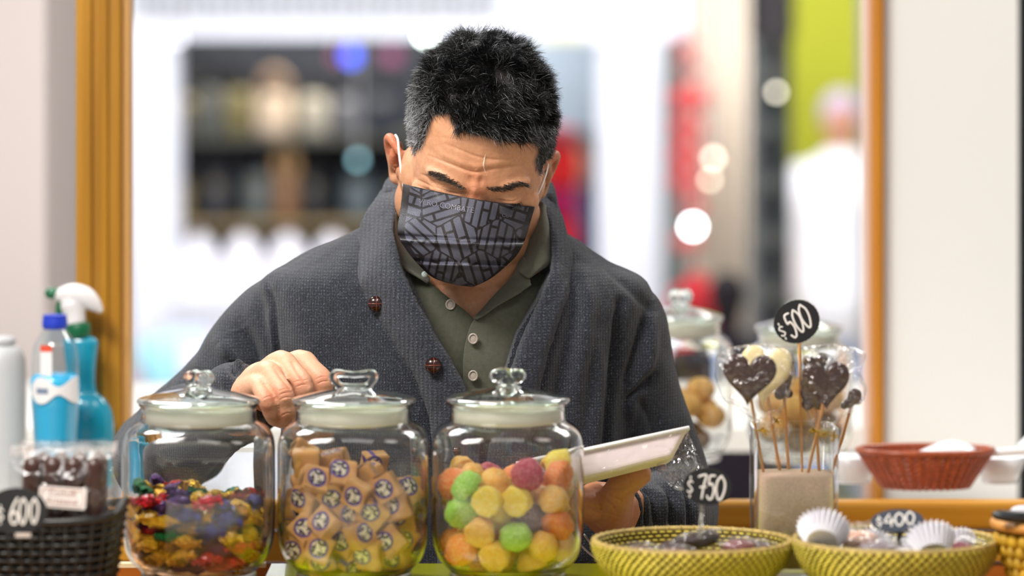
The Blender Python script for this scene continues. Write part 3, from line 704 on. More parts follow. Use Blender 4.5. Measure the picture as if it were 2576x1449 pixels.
hair = strands('hair', pick, hl, hd, .00023, hc, man); hair['kind'] = 'stuff'; hair['label'] = 'short black hair greying at the temples'
# eyebrows and lashes
def zone(lines, w):
    f = np.zeros(len(co))
    for ln, sc in lines:
        dd, tt = pdist(P[:, :2], curve2(ln)); f = np.maximum(f, np.exp(-(dd/(w*(1-.55*np.abs(tt-.45)**1.2*2)))**2)*sc*(1-.8*np.abs(tt-.5)*1.4))
    return f*(no[:, 1] < .2)*(P[:, 2] < 3.95)
for nm, ln, dx, w_ in (('eyebrow', [(1082, 434), (1105, 440), (1135, 453), (1172, 474)], -1, 7.0), ('eyebrow', [(1224, 474), (1262, 473), (1298, 462), (1324, 466)], 1, 7.0)):
    z = zone([(ln, 1)], w_)[tri].mean(1); z *= (z > .12)*np.linalg.norm(np.cross(b_-a, c_-a), axis=1)
    pk = np.random.choice(len(tri), 620, p=z/z.sum())
    side = dx
    strands(nm, pk, lambda r, n, l: np.random.uniform(.003, .007, len(r)),
            lambda r, n, l: (n*.4+rt*side*.8-up_*.1+np.random.randn(len(r), 3)*.22, n*.08+rt*side*1.0-up_*.30+np.random.randn(len(r), 3)*.12), .00017,
            lambda r, l: np.tile(np.array([.035, .022, .016]), (len(r), 1))*np.random.uniform(.5, 1.6, (len(r), 1)), man)['kind'] = 'stuff'
for ln in ([(1112, 490), (1140, 493), (1168, 496)], [(1238, 512), (1275, 517), (1310, 510)]):
    z = zone([(ln, 1)], 2.6)[tri].mean(1); z *= (z > .3)*np.linalg.norm(np.cross(b_-a, c_-a), axis=1)
    if z.sum() > 0:
        pk = np.random.choice(len(tri), 260, p=z/z.sum())
        strands('eyelashes', pk, lambda r, n, l: np.random.uniform(.004, .008, len(r)),
            lambda r, n, l: (n*.8-up_*.5+np.random.randn(len(r), 3)*.15, n*.7-up_*.2+np.random.randn(len(r), 3)*.1), .00014,
            lambda r, l: np.tile(np.array([.01, .008, .008]), (len(r), 1)), man)['kind'] = 'stuff'
# light scar on the forehead
m = MB()
sc = [(1221, 388), (1219, 400), (1217, 415), (1219, 428), (1224, 440)]
m.tube([W(x, y, face_d(x, y, 3.86)+.0003) for x, y in sc], [.0004, .0009, .0010, .0009, .0004], 8, sub=3, flat=1)
m.obj('scar', M('scar_skin', '#efc7ae', .35), man, world=True)

# ---- cardigan: torso and sleeves
c = MB()
rows = [(516, 1185, 165, 118, .045, 4.03), (560, 1185, 250, 190, .062, 4.02), (600, 1187, 330, 250, .08, 4.02), (650, 1180, 425, 340, .095, 4.02), (700, 1172, 515, 440, .108, 4.02), (760, 1165, 500, 465, .118, 4.02),
        (850, 1160, 470, 440, .125, 4.02), (1000, 1150, 440, 430, .125, 4.02), (1200, 1160, 440, 420, .122, 4.02), (1450, 1170, 440, 420, .12, 4.02), (1750, 1180, 430, 420, .12, 4.02)]
rings = []
for py, cx, l_, r_, dp, d in rows:
    ring = []
    for k in range(48):
        a = 2*PI*k/48; ca, sa = math.cos(a), math.sin(a); e = 2.6
        q = (abs(ca)**e+abs(sa)**e)**(-1/e); hw = r_ if ca > 0 else l_
        ring.append(W(cx+ca*q*hw, py, d)+Vector((0, sa*q*dp, 0)))
    rings.append(ring)
prof = list(zip(*rings)); sm = [resample(list(col), 40) for col in prof]
c.grid([[sm[k][j] for k in range(48)] for j in range(40)], True)
n0 = len(c.v)-48*40; c.f.append(tuple(n0+k for k in range(47, -1, -1))); c.mi.append(0); c.f.append(tuple(n0+39*48+k for k in range(48))); c.mi.append(0)
c.tube([W(745, 795, 4.02), W(700, 840, 4.03), W(600, 972, 4.05), W(488, 1072, 4.075), W(412, 1142, 4.085), W(405, 1152, 4.03), W(450, 1108, 3.96), W(540, 1045, 3.895), W(604, 1003, 3.850)],
       [.054, .058, .057, .056, .050, .053, .050, .043, .037], 32, sub=5)
c.tube([W(1520, 800, 4.02), W(1535, 840, 4.02), W(1565, 960, 4.03), W(1605, 1080, 4.045), W(1662, 1215, 4.055), W(1692, 1285, 4.02), W(1668, 1303, 3.94), W(1620, 1300, 3.885), W(1592, 1296, 3.862)],
       [.055, .060, .058, .057, .056, .053, .050, .042, .036], 32, sub=5)
for pts in ([W(604, 1003, 3.850), W(570, 1025, 3.875)], [W(1586, 1296, 3.860), W(1610, 1298, 3.88)]):   # cuff rims
    c.tube(pts, [.039, .041] if pts[0].x < 0 else [.039, .040], 24)
card = c.obj('cardigan', None, man, world=True)
remesh(card, .0042, 6)
sub_ = subsurf(card, 1); baked(card)
me = card.data; co2, no2 = arr(me)
FOLD = 1.5
S = [  # seams, folds and creases read off the photograph
    ([(668, 702), (690, 770), (700, 850), (706, 930), (700, 1000)], 6, -.0028), ([(655, 700), (676, 770), (688, 850), (692, 930)], 12, .0022),
    ([(905, 600), (905, 690), (930, 760), (985, 850), (1035, 930), (1070, 1010), (1085, 1080)], 5, -.003),
    ([(600, 820), (640, 900), (650, 960)], 22, -.008), ([(560, 860), (610, 930)], 18, .006), ([(575, 905), (598, 948)], 12, -.007),
    ([(430, 960), (500, 1000)], 22, .004), ([(480, 930), (560, 985)], 10, -.004), ([(330, 1010), (300, 1080), (290, 1150)], 10, -.003),
    ([(760, 800), (800, 950), (820, 1080)], 40, .004), ([(740, 900), (760, 1050)], 16, -.003),
    ([(1440, 660), (1440, 780), (1420, 900), (1400, 1020), (1390, 1150)], 20, -.005), ([(1470, 700), (1475, 800), (1455, 950), (1450, 1100)], 20, .005),
    ([(1560, 760), (1555, 860), (1545, 950), (1530, 1050), (1525, 1150), (1530, 1260)], 12, -.012), ([(1500, 850), (1505, 950), (1495, 1080), (1490, 1180)], 18, .006),
    ([(1620, 790), (1600, 880), (1575, 960)], 10, -.006), ([(1640, 800), (1630, 900), (1600, 990), (1580, 1080)], 15, .005), ([(1640, 940), (1610, 980), (1580, 1010)], 9, -.006),
    ([(1600, 1000), (1640, 1060), (1650, 1160)], 14, -.004),
    ([(1620, 1215), (1650, 1250), (1655, 1330)], 6, -.005), ([(1655, 1205), (1690, 1250), (1695, 1330)], 6, -.006), ([(1690, 1195), (1725, 1245), (1735, 1330)], 6, -.006), ([(1730, 1190), (1760, 1240), (1768, 1330)], 6, -.005),
    ([(1600, 1215), (1625, 1255), (1625, 1330)], 6, -.004), ([(1640, 1210), (1672, 1250), (1676, 1330)], 6, .003), ([(1672, 1200), (1708, 1250), (1716, 1330)], 6, .003), ([(1710, 1192), (1745, 1245), (1752, 1330)], 6, .003),
    ([(1640, 700), (1640, 770)], 14, .004), ([(1500, 650), (1580, 720), (1640, 790)], 12, -.003)]
co2 = strokes(co2, no2, [(a_, b__, c__*FOLD) for a_, b__, c__ in S])
for i in range(0, len(co2), 1):
    pass
nz = np.array([noise.noise(Vector((p[0]*18, p[1]*14, p[2]*9)))*.0065+noise.noise(Vector(p)*45)*.0012 for p in co2]); co2 += no2*nz[:, None]
# neckline opening: sink the front of the cardigan between the lapels behind the shirt
P2 = PX(co2)
OPEN = [(960, 400), (985, 560), (1000, 640), (1040, 730), (1090, 840), (1130, 920), (1170, 985), (1200, 1060), (1230, 1060), (1270, 940), (1300, 840), (1350, 760), (1385, 680), (1390, 600), (1370, 540), (1380, 400)]
ins = inpoly(P2[:, :2], OPEN) & (no2[:, 1] < .3) & (P2[:, 2] < 4.02)
dd, _ = pdist(P2[:, :2], OPEN+[OPEN[0]])
co2[ins, 1] += np.clip(dd[ins]/14, 0, 1)*.055
put(me, co2)
def knit(name, c1, c2, wale=520, course=420, bm=.0012):
    t = NT(name); tc = t.n('ShaderNodeTexCoord'); sp = t.n('ShaderNodeSeparateXYZ'); t.l(tc.outputs['Object'], sp.inputs[0])
    nz = t.noise(60, 3, .6)
    wx = t.math('ADD', t.math('MULTIPLY', sp.outputs[0], wale*2*PI/1.0*.5), t.math('MULTIPLY', nz, 5))
    wz = t.math('ADD', t.math('MULTIPLY', sp.outputs[2], course*2*PI*.5), t.math('MULTIPLY', nz, 5))
    h = t.math('MULTIPLY', t.math('ADD', t.math('SINE', wx), 1.2), t.math('ADD', t.math('SINE', wz), 1.6))
    h = t.math('ADD', t.math('MULTIPLY', h, .15), t.math('MULTIPLY', t.noise(800, 4, .7), 1.6))
    f = t.math('ADD', t.math('MULTIPLY', t.noise(700, 4, .75), .9), t.math('MULTIPLY', h, .09))
    t.l(t.ramp(f, [(.42, L(c1)), (.60, L(c2)), (.82, L('#858b9a'))]), t.b.inputs['Base Color'])
    t.set(Roughness=.95, Specular_IOR_Level=.12, Sheen_Weight=.25, Sheen_Roughness=.6)
    t.bump(h, bm, .8); MATS[name] = t.m; return t.m
m_knit = knit('charcoal_knit', '#0d1017', '#232835', 700, 620, .0009); m_rib = knit('charcoal_rib', '#0e1118', '#2b303f', 420, 620, .0014)
me.materials.clear(); me.materials.append(m_knit)
card['label'] = 'charcoal knitted cardigan body and sleeves'
bvh_card = BVHTree.FromPolygons([Vector(v) for v in co2], [tuple(p.vertices) for p in me.polygons])
def card_d(px, py, default=3.9):
    v = W(px, py, 4.0)-CAM; h = bvh_card.ray_cast(CAM, v.normalized()); return h[0].y+4 if h[0] is not None else default
# ---- shawl collar: thick ribbed band, outer edge sewn to the body, inner edge rolled
def lapel(name, outer, inner, dback, lift=.010, nu=14, nv=60):
    rows = []
    for (ox, oy, od), (ix, iy, idd) in zip(outer, inner):
        do = (card_d(ox, oy) if od is None else od)-.002; di = (card_d(ox, oy)-.012 if idd is None else idd)
        mx_, my = (ox+ix)/2, (oy+iy)/2
        rows.append([(ox, oy, do+.006), (ox+(ix-ox)*.12, oy+(iy-oy)*.12, do-.006), (mx_, my, (do+di)/2-lift), (ix+(ox-ix)*.10, iy+(oy-iy)*.10, di-.006), (ix, iy, di+.002), (ix+(ox-ix)*.06, iy+(oy-iy)*.06, di+.014)])
    G = patch(rows, nu, nv)
    m = MB(); m.grid([[W(*q) for q in r] for r in G]); o = m.obj(name, m_rib, man, world=True)
    solidify(o, .0045, 0); subsurf(o, 1); baked(o)
    cc, nn = arr(o.data); k = np.array([noise.noise(Vector(p)*30)*.0022+noise.noise(Vector(p)*160)*.0010 for p in cc]); put(o.data, cc+nn*k[:, None]); return o
lap1 = lapel('shawl_collar', [(975, 468, 4.05), (948, 500, 4.02), (920, 550, 3.985), (902, 600, None), (902, 690, None), (930, 760, None), (985, 850, None), (1035, 930, None), (1070, 1010, None), (1088, 1100, None), (1100, 1250, None), (1105, 1440, None)],
      [(1010, 470, 4.04), (1000, 505, 3.985), (990, 560, 3.945), (992, 610, 3.915), (1012, 690, 3.895), (1048, 760, 3.885), (1090, 840, 3.882), (1130, 910, 3.882), (1168, 985, 3.882), (1190, 1100, 3.882), (1200, 1250, 3.88), (1205, 1440, 3.88)], 0)
lap2 = lapel('shawl_collar', [(1375, 478, 4.05), (1400, 520, 4.02), (1420, 570, 3.985), (1432, 640, None), (1432, 700, None), (1415, 770, None), (1390, 850, None), (1365, 930, None), (1352, 1010, None), (1345, 1100, None), (1330, 1250, None), (1325, 1440, None)],
      [(1345, 480, 4.04), (1362, 520, 3.985), (1385, 570, 3.955), (1395, 630, 3.930), (1385, 700, 3.912), (1350, 780, 3.902), (1318, 850, 3.898), (1292, 920, 3.896), (1262, 1000, 3.895), (1230, 1100, 3.895), (1215, 1250, 3.893), (1210, 1440, 3.893)], 0, .008)
m = MB(); m.tube([W(985, 500, 4.02), W(1000, 462, 4.06), W(1060, 440, 4.10), W(1190, 430, 4.125), W(1310, 445, 4.10), W(1362, 470, 4.06), W(1375, 510, 4.02)], .012, 12, sub=5); m.obj('neckband', m_rib, man, world=True)
# leather knot buttons
m_leather = M('dark_leather', '#2a0f0c', .18, spec=.7)
for px, py in ((946, 765), (1090, 920), (1112, 1130)):
    dd = card_d(px, py); ray = (W(px, py, 4.0)-CAM).normalized()
    for lp in (lap1, lap2):
        hh = BVHTree.FromPolygons([v.co for v in lp.data.vertices], [tuple(p.vertices) for p in lp.data.polygons]).ray_cast(CAM, ray)
        if hh[0] is not None: dd = min(dd, hh[0].y+4)
    cc = W(px, py, dd-.0035); m = MB()
    m.ball(cc, (.0084, .0058, .0084), None, 40, 24)
    m.v = [tuple(cc+(Vector(v)-cc)*(1-.13*max(0, 1-abs((Vector(v)-cc).x)/.0011)-.13*max(0, 1-abs((Vector(v)-cc).z-.0006)/.0011)-.07*max(0, 1-abs(abs((Vector(v)-cc).x+(Vector(v)-cc).z)-.0060)/.0009))) for v in m.v]
    m.obj('cardigan_button', m_leather, man, world=True)
    m = MB()
    for sx_, sz_ in ((1, 0), (0, 1)):
        m.tube([cc+Vector((sx_*.0080*math.cos(u)+sz_*.0006, -.0056*math.sin(u), sz_*.0080*math.cos(u)+sx_*.0006)) for u in [PI*j/12 for j in range(1, 12)]], .00062, 6)
    m.obj('button_lacing', M('tan_leather_lace', '#6b3226', .25), man, world=True)
# ---- polo shirt
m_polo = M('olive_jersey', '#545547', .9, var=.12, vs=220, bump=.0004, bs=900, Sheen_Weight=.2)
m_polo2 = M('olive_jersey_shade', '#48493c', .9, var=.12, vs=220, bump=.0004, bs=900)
def sheet(name, rows, mat, nu=30, nv=40, th=.0016, nz=.0012, ns=35):
    G = patch(rows, nu, nv); m = MB(); m.grid([[W(*q) for q in r] for r in G]); o = m.obj(name, mat, man, world=True)
    cc, nn = arr(o.data); k = np.array([noise.noise(Vector(p)*ns)*nz for p in cc]); put(o.data, cc+nn*k[:, None])
    solidify(o, th, 0); subsurf(o, 1); return baked(o)
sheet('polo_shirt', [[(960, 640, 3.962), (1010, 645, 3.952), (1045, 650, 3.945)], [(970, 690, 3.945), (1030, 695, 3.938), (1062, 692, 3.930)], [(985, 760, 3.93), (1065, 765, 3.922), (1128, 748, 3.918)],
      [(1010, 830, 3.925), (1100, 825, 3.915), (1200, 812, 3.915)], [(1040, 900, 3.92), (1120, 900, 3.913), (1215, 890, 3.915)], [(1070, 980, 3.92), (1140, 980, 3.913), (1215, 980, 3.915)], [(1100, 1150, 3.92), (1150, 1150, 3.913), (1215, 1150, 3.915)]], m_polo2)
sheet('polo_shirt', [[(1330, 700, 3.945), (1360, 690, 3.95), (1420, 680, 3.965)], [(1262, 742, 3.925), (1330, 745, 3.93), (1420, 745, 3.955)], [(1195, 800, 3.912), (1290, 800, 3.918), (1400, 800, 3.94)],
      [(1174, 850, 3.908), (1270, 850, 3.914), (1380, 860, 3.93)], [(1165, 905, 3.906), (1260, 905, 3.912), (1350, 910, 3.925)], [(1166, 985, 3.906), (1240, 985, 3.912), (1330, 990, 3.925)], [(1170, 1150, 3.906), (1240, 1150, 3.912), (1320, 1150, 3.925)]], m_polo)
# stand and leaves of the shirt collar
sheet('polo_collar', [[(985, 520, 3.975), (990, 530, 3.958), (998, 535, 3.960), (1006, 530, 3.975)], [(982, 570, 3.96), (984, 580, 3.936), (996, 590, 3.938), (1008, 575, 3.962)], [(984, 610, 3.952), (990, 635, 3.920), (1006, 648, 3.922), (1018, 615, 3.952)],
      [(1000, 640, 3.95), (1010, 668, 3.918), (1030, 676, 3.922), (1036, 640, 3.948)], [(1032, 672, 3.94), (1040, 690, 3.918), (1056, 694, 3.922), (1060, 672, 3.940)], [(1060, 696, 3.935), (1066, 704, 3.920), (1078, 712, 3.922), (1082, 700, 3.936)]], m_polo, 16, 30, .0022)
sheet('polo_collar', [[(1362, 505, 3.99), (1366, 508, 3.975), (1372, 515, 3.978), (1378, 520, 3.99)], [(1345, 560, 3.965), (1362, 565, 3.945), (1378, 575, 3.945), (1386, 590, 3.962)], [(1328, 605, 3.955), (1350, 625, 3.928), (1374, 640, 3.924), (1390, 642, 3.940)],
      [(1312, 645, 3.95), (1338, 665, 3.922), (1364, 668, 3.918), (1384, 664, 3.934)], [(1300, 675, 3.945), (1312, 690, 3.920), (1330, 700, 3.914), (1342, 688, 3.928)]], m_polo, 16, 30, .0022)
sheet('polo_collar', [[(1312, 640, 3.955), (1318, 648, 3.94), (1322, 655, 3.935)], [(1292, 690, 3.935), (1318, 694, 3.920), (1334, 708, 3.915)], [(1255, 730, 3.925), (1290, 738, 3.912), (1330, 722, 3.912)], [(1215, 775, 3.915), (1235, 778, 3.908), (1262, 758, 3.910)], [(1190, 802, 3.912), (1200, 802, 3.906), (1214, 795, 3.908)]], m_polo, 14, 26, .0022)
m_btn = M('pale_button', '#a59a90', .25)
for px, py, dd in ((1133, 766, 3.916), (1190, 852, 3.903), (1190, 945, 3.902)):
    m = MB(); m.tube([W(px, py, dd)+Vector((.0042*math.cos(a), -.001, .0048*math.sin(a))) for a in [2*PI*k/20 for k in range(20)]], .0010, 6, closed=True)
    m.ball(W(px, py, dd)+Vector((0, -.0002, 0)), (.0040, .0008, .0046)); m.obj('shirt_button', m_btn, man, world=True)
m = MB(); m.ball(W(1068, 690, 3.915), (.0032, .0018, .0032)); m.obj('shirt_button', M('snap', '#cfe0da', .15), man, world=True)

# ---- face mask
def mask_pt(u, v):
    Lf = [(1014, 462), (1008, 520), (1000, 585), (1022, 628), (1052, 665), (1092, 700), (1150, 718)]
    Rt = [(1346, 521), (1334, 560), (1322, 600), (1302, 640), (1270, 672), (1232, 702), (1190, 722)]
    def at(l): q = v*(len(l)-1); i = min(int(q), len(l)-2); return cr(Vector(l[max(i-1, 0)]), Vector(l[i]), Vector(l[i+1]), Vector(l[min(i+2, len(l)-1)]), q-i)
    a, b_ = at(Lf), at(Rt); p = a.lerp(b_, u); s = 2*u-1
    p.y += (4-18*v*(1-v))*0+(1-v)**3*6*(1-s*s)
    dc = 3.852+.0*v-.018*math.sin(min(v/.55, 1)*PI/2)+.075*max(0, v-.35)**1.6; de = 3.925+.0*v
    wdt = (1-v*.75); dd = dc+(de-dc)*abs(s)**2.1*wdt
    dd += .006*math.exp(-((v-.36-.10*abs(s)*0)/.018)**2)*min(1, abs(s)*1.4)+.006*math.exp(-((v-.62)/.02)**2)*min(1, abs(s)*1.4)   # pleats
    dd -= .004*math.exp(-((v-.41)/.03)**2)+.004*math.exp(-((v-.67)/.03)**2)
    dd += .0018*noise.noise(Vector((u*6, v*7, 2.2)))
    return p.x, p.y, dd
NU, NV = 300, 220
vs = []; cl = []
for j in range(NV):
    for i in range(NU):
        px, py, dd = mask_pt(i/(NU-1), j/(NV-1)); fd = None
        vs.append((px, py, dd))
A = np.array(vs)
grid_d = A[:, 2].reshape(NV, NU).copy(); st_ = 4
for j in range(0, NV, st_):
    for i in range(0, NU, st_):
        k = j*NU+i; fd = face_d(A[k, 0], A[k, 1])
        pen = 0 if fd is None else max(0, grid_d[j, i]-(fd-.0030)); A[k, 2] = pen
pen = np.zeros((NV, NU)); cg = A[:, 2].reshape(NV, NU)[::st_, ::st_]
yy = np.clip(np.arange(NV)/st_, 0, cg.shape[0]-1.001); xx = np.clip(np.arange(NU)/st_, 0, cg.shape[1]-1.001)
y0 = yy.astype(int); x0 = xx.astype(int); fy = (yy-y0)[:, None]; fx = (xx-x0)[None]
for _ in range(3):
    q = np.pad(cg, 1, mode='edge'); mx_ = np.maximum.reduce([q[a_:a_+cg.shape[0], b2:b2+cg.shape[1]] for a_ in range(3) for b2 in range(3)]); cg = np.maximum(cg, .25*cg+.75*mx_*.8)
for _ in range(2):
    q = np.pad(cg, 1, mode='edge'); cg = np.maximum(cg, sum(q[a_:a_+cg.shape[0], b2:b2+cg.shape[1]] for a_ in range(3) for b2 in range(3))/9)
y1 = np.minimum(y0+1, cg.shape[0]-1); x1 = np.minimum(x0+1, cg.shape[1]-1)
pen = (cg[y0][:, x0]*(1-fy)*(1-fx)+cg[y1][:, x0]*fy*(1-fx)+cg[y0][:, x1]*(1-fy)*fx+cg[y1][:, x1]*fy*fx)
D = grid_d-pen
m = MB(); rows = []
for j in range(NV): rows.append([W(A[j*NU+i, 0], A[j*NU+i, 1], D[j, i]) for i in range(NU)])
m.grid(rows); me = m.mesh('face_mask')
# printed pattern: interlocking bundles of stripes
def pattern(x, y):
    best = None
    for k, (cx, cy, an, per) in enumerate(CELLS):
        dx, dy = x-cx, y-cy; d = max(abs(dx*.5+dy*.866), abs(dx*.5-dy*.866), abs(dx))
        if best is None or d < best[0]: second = best; best = (d, k)
    d, k = best; cx, cy, an, per = CELLS[k]
    s = (x-cx)*math.sin(an)+(y-cy)*math.cos(an)
    ph = (s/per) % 1.0; ln = abs(ph-.5)
    return ln, k, best[0]
rg = random.Random(5); CELLS = []
for j in range(6):
    for i in range(6):
        CELLS.append((960+i*98+(j % 2)*49+rg.uniform(-14, 14), 440+j*78+rg.uniform(-10, 10), rg.choice((.3, .3+PI/3, .3-PI/3, .3+PI/2, .3-PI/5)), rg.choice((20, 23, 26))))
cl = np.zeros((NV*NU, 3)); cA = np.array(L('#555664')[:3]); cB = np.array(L('#1a1315')[:3])
X = A[:, 0][:, None]; Y = A[:, 1][:, None]; CC = np.array(CELLS)
dx = X-CC[:, 0]; dy = Y-CC[:, 1]; dd_ = np.maximum(np.maximum(np.abs(dx*.5+dy*.866), np.abs(dx*.5-dy*.866)), np.abs(dx))
o_ = np.argsort(dd_, 1)[:, :2]; r_ = np.arange(len(A)); k1 = o_[:, 0]; gap = dd_[r_, o_[:, 1]]-dd_[r_, k1]
s_ = dx[r_, k1]*np.sin(CC[k1, 2])+dy[r_, k1]*np.cos(CC[k1, 2]); ph = (s_/CC[k1, 3]) % 1
dark = np.maximum(np.clip((.17-np.minimum(ph, 1-ph))/.05, 0, 1), np.clip((4.5-gap)/1.5, 0, 1))
cross = (dx[r_, k1]*np.cos(CC[k1, 2])-dy[r_, k1]*np.sin(CC[k1, 2])); row_ = np.floor(s_/CC[k1, 3])
ph2 = ((cross+row_*23)/88) % 1; dark = np.maximum(dark, np.clip((.05-np.minimum(ph2, 1-ph2))/.02, 0, 1))
U = np.tile(np.linspace(0, 1, NU), NV); V_ = np.repeat(np.linspace(0, 1, NV), NU)
edge = (U < .055) | (U > .955) | (V_ < .018) | (V_ > .985); dark = np.maximum(dark, edge*.95)
cl = cA*(1-dark[:, None])+cB*dark[:, None]; vcol(me, 'print', cl)
t = NT('mask_fabric'); t.l(t.attr('print'), t.b.inputs['Base Color']); t.set(Roughness=.40, Specular_IOR_Level=.5)
tc = t.n('ShaderNodeTexCoord'); wv_ = t.n('ShaderNodeTexWave'); wv_.inputs['Scale'].default_value = 300; mp = t.n('ShaderNodeMapping'); mp.inputs['Rotation'].default_value = (0, .7, 0)
t.l(tc.outputs['Object'], mp.inputs[0]); t.l(mp.outputs[0], wv_.inputs[0]); t.bump(wv_.outputs[1], .0005, .6)
mask = link('face_mask', me, t.m, man, True, True); mask['label'] = 'dark grey face mask printed with a geometric line pattern'
solidify(mask, .0012, 1); baked(mask)
mc, _ = arr(mask.data); bvh_mask = BVHTree.FromPolygons([Vector(v) for v in mc], [tuple(p.vertices) for p in mask.data.polygons])
m_loop = M('white_elastic', '#e8e4e2', .6)
MB().tube([W(1016, 470, 3.926), W(1009, 425, 3.930), W(1004, 385, 3.935), W(1001, 352, 3.945), W(995, 340, 3.96)], .0013, 8, sub=4).obj('ear_loop', m_loop, man, world=True)
MB().tube([W(1333, 523, 3.915), W(1345, 503, 3.918), W(1362, 470, 3.925), W(1376, 430, 3.945), W(1380, 400, 3.96)], .0010, 8, sub=4).obj('ear_loop', m_loop, man, world=True)
def mask_text(txt, px, py, size, rot, extra=0):
    cu = bpy.data.curves.new('t', 'FONT'); cu.body = txt; cu.size = 1; o = bpy.data.objects.new('t', cu); COL.objects.link(o)
    dg = bpy.context.evaluated_depsgraph_get(); me_ = bpy.data.meshes.new_from_object(o.evaluated_get(dg)); bpy.data.objects.remove(o)
    bm = bmesh.new(); bm.from_mesh(me_); bmesh.ops.triangulate(bm, faces=bm.faces)
    for v in bm.verts:
        x, y = v.co.x*size, v.co.y*size; X_, Y_ = px+x*math.cos(rot)+y*math.sin(rot), py+x*math.sin(rot)-y*math.cos(rot)
        r = W(X_, Y_, 4)-CAM; h = bvh_mask.ray_cast(CAM, r.normalized()); v.co = (h[0]-r.normalized()*.0006) if h[0] is not None else W(X_, Y_, 3.87)
    bm.to_mesh(me_); bm.free(); return me_
for q in (('VERO COMBATE', 1052, 512, 19, .17), ('CU+', 1262, 545, 13, .12)):
    link('mask_lettering', mask_text(*q), M('mask_print', '#6b6b76', .5), man, False, True)
# ---- trousers and shoes (behind the counter)
m_tr = M('dark_trousers', '#23252b', .9); t_ = MB()
t_.tube([(-.03, .02, .92), (-.03, .02, .86)], [.105, .115], 24)
for s in (-1, 1): t_.tube([(s*.08-.03, .02, .92), (s*.10-.03, .02, .5), (s*.11-.03, .03, .09)], [.10, .075, .062], 20, sub=4)
tr = t_.obj('trousers', m_tr, man, world=True); remesh(tr, .012, 2)
for s in (-1, 1):
    MB().tube([(s*.11-.03, .06, .045), (s*.115-.03, -.03, .045), (s*.12-.03, -.13, .035)], [.044, .044, .034], 16, sub=3).obj('shoe', M('black_shoe', '#15151a', .4), man, world=True)

def re_(pre, par):
    for o in list(man.children):
        if o.name.split('.')[0] == pre and o is not par: under(o, par)
shirt = [o for o in man.children if o.name == 'polo_shirt'][0]
for nm, par in (('shawl_collar', card), ('neckband', card), ('cardigan_button', card), ('button_lacing', card), ('polo_collar', shirt), ('shirt_button', shirt), ('ear_loop', mask), ('mask_lettering', mask)): re_(nm, par)

# woollen fuzz standing off the cardigan
for ob_, n_f in ((card, 13000), (lap1, 2600), (lap2, 2600)):
    ob_.data.calc_loop_triangles(); co, no = arr(ob_.data); nt_ = len(ob_.data.loop_triangles)
    tri = np.empty(nt_*3, np.int32); ob_.data.loop_triangles.foreach_get('vertices', tri); tri = tri.reshape(-1, 3)
    w8 = np.linalg.norm(np.cross(co[tri[:, 1]]-co[tri[:, 0]], co[tri[:, 2]]-co[tri[:, 0]]), axis=1)*(no[tri].mean(1)[:, 1] < .35)*(1.15-np.abs(no[tri].mean(1)[:, 1]))
    pk = np.random.choice(nt_, n_f, p=w8/w8.sum())
    fz = strands('wool_fuzz', pk, lambda r, n, l: np.random.uniform(.0012, .0042, len(r)), lambda r, n, l: (n*.8+np.random.randn(len(r), 3)*.5, n*.2+np.random.randn(len(r), 3)*.9), .00007,
        lambda r, l: np.random.uniform(.05, .22, (len(r), 1))*np.array([[.95, .98, 1.08]]), man, 2)
    fz['kind'] = 'stuff'; under(fz, card)
# ================================================================ FRONT COUNTER
ZC = 1.0460                                     # height of the counter top
m_yel = M('lime_yellow_acrylic', '#e2e400', .25, spec=.6, Coat_Weight=.4)
m_ctop = M('cream_counter_top', '#e6dfcb', .35, var=.05, vs=20)
m_cwood = wood('counter_front_wood', '#a86a2a', '#c98d45', .4, 'X')
cnt = empty('display_counter', (0, -.45, 0), 0, 'cream-topped display counter with lime yellow strip carrying the sweets jars and baskets', 'counter')
slab('counter_top', (-.85, -.68, ZC-.03), (.85, -.245, ZC), m_ctop, None).parent = cnt; bpy.data.objects['counter_top'].matrix_parent_inverse = mw(cnt).inverted()
under(slab('counter_cabinet', (-.83, -.66, 0), (.83, -.30, ZC-.0301), m_cwood), cnt)
under(slab('yellow_strip', (-.235, -.56, ZC), (.42, -.246, ZC+.002), m_yel), cnt)
under(slab('edge_rail', (-.45, -.262, ZC), (-.24, -.246, ZC+.004), wood('pale_edge_wood', '#c8b48a', '#e0cfa8', .5, 'X')), cnt)
ZT = ZC+.002
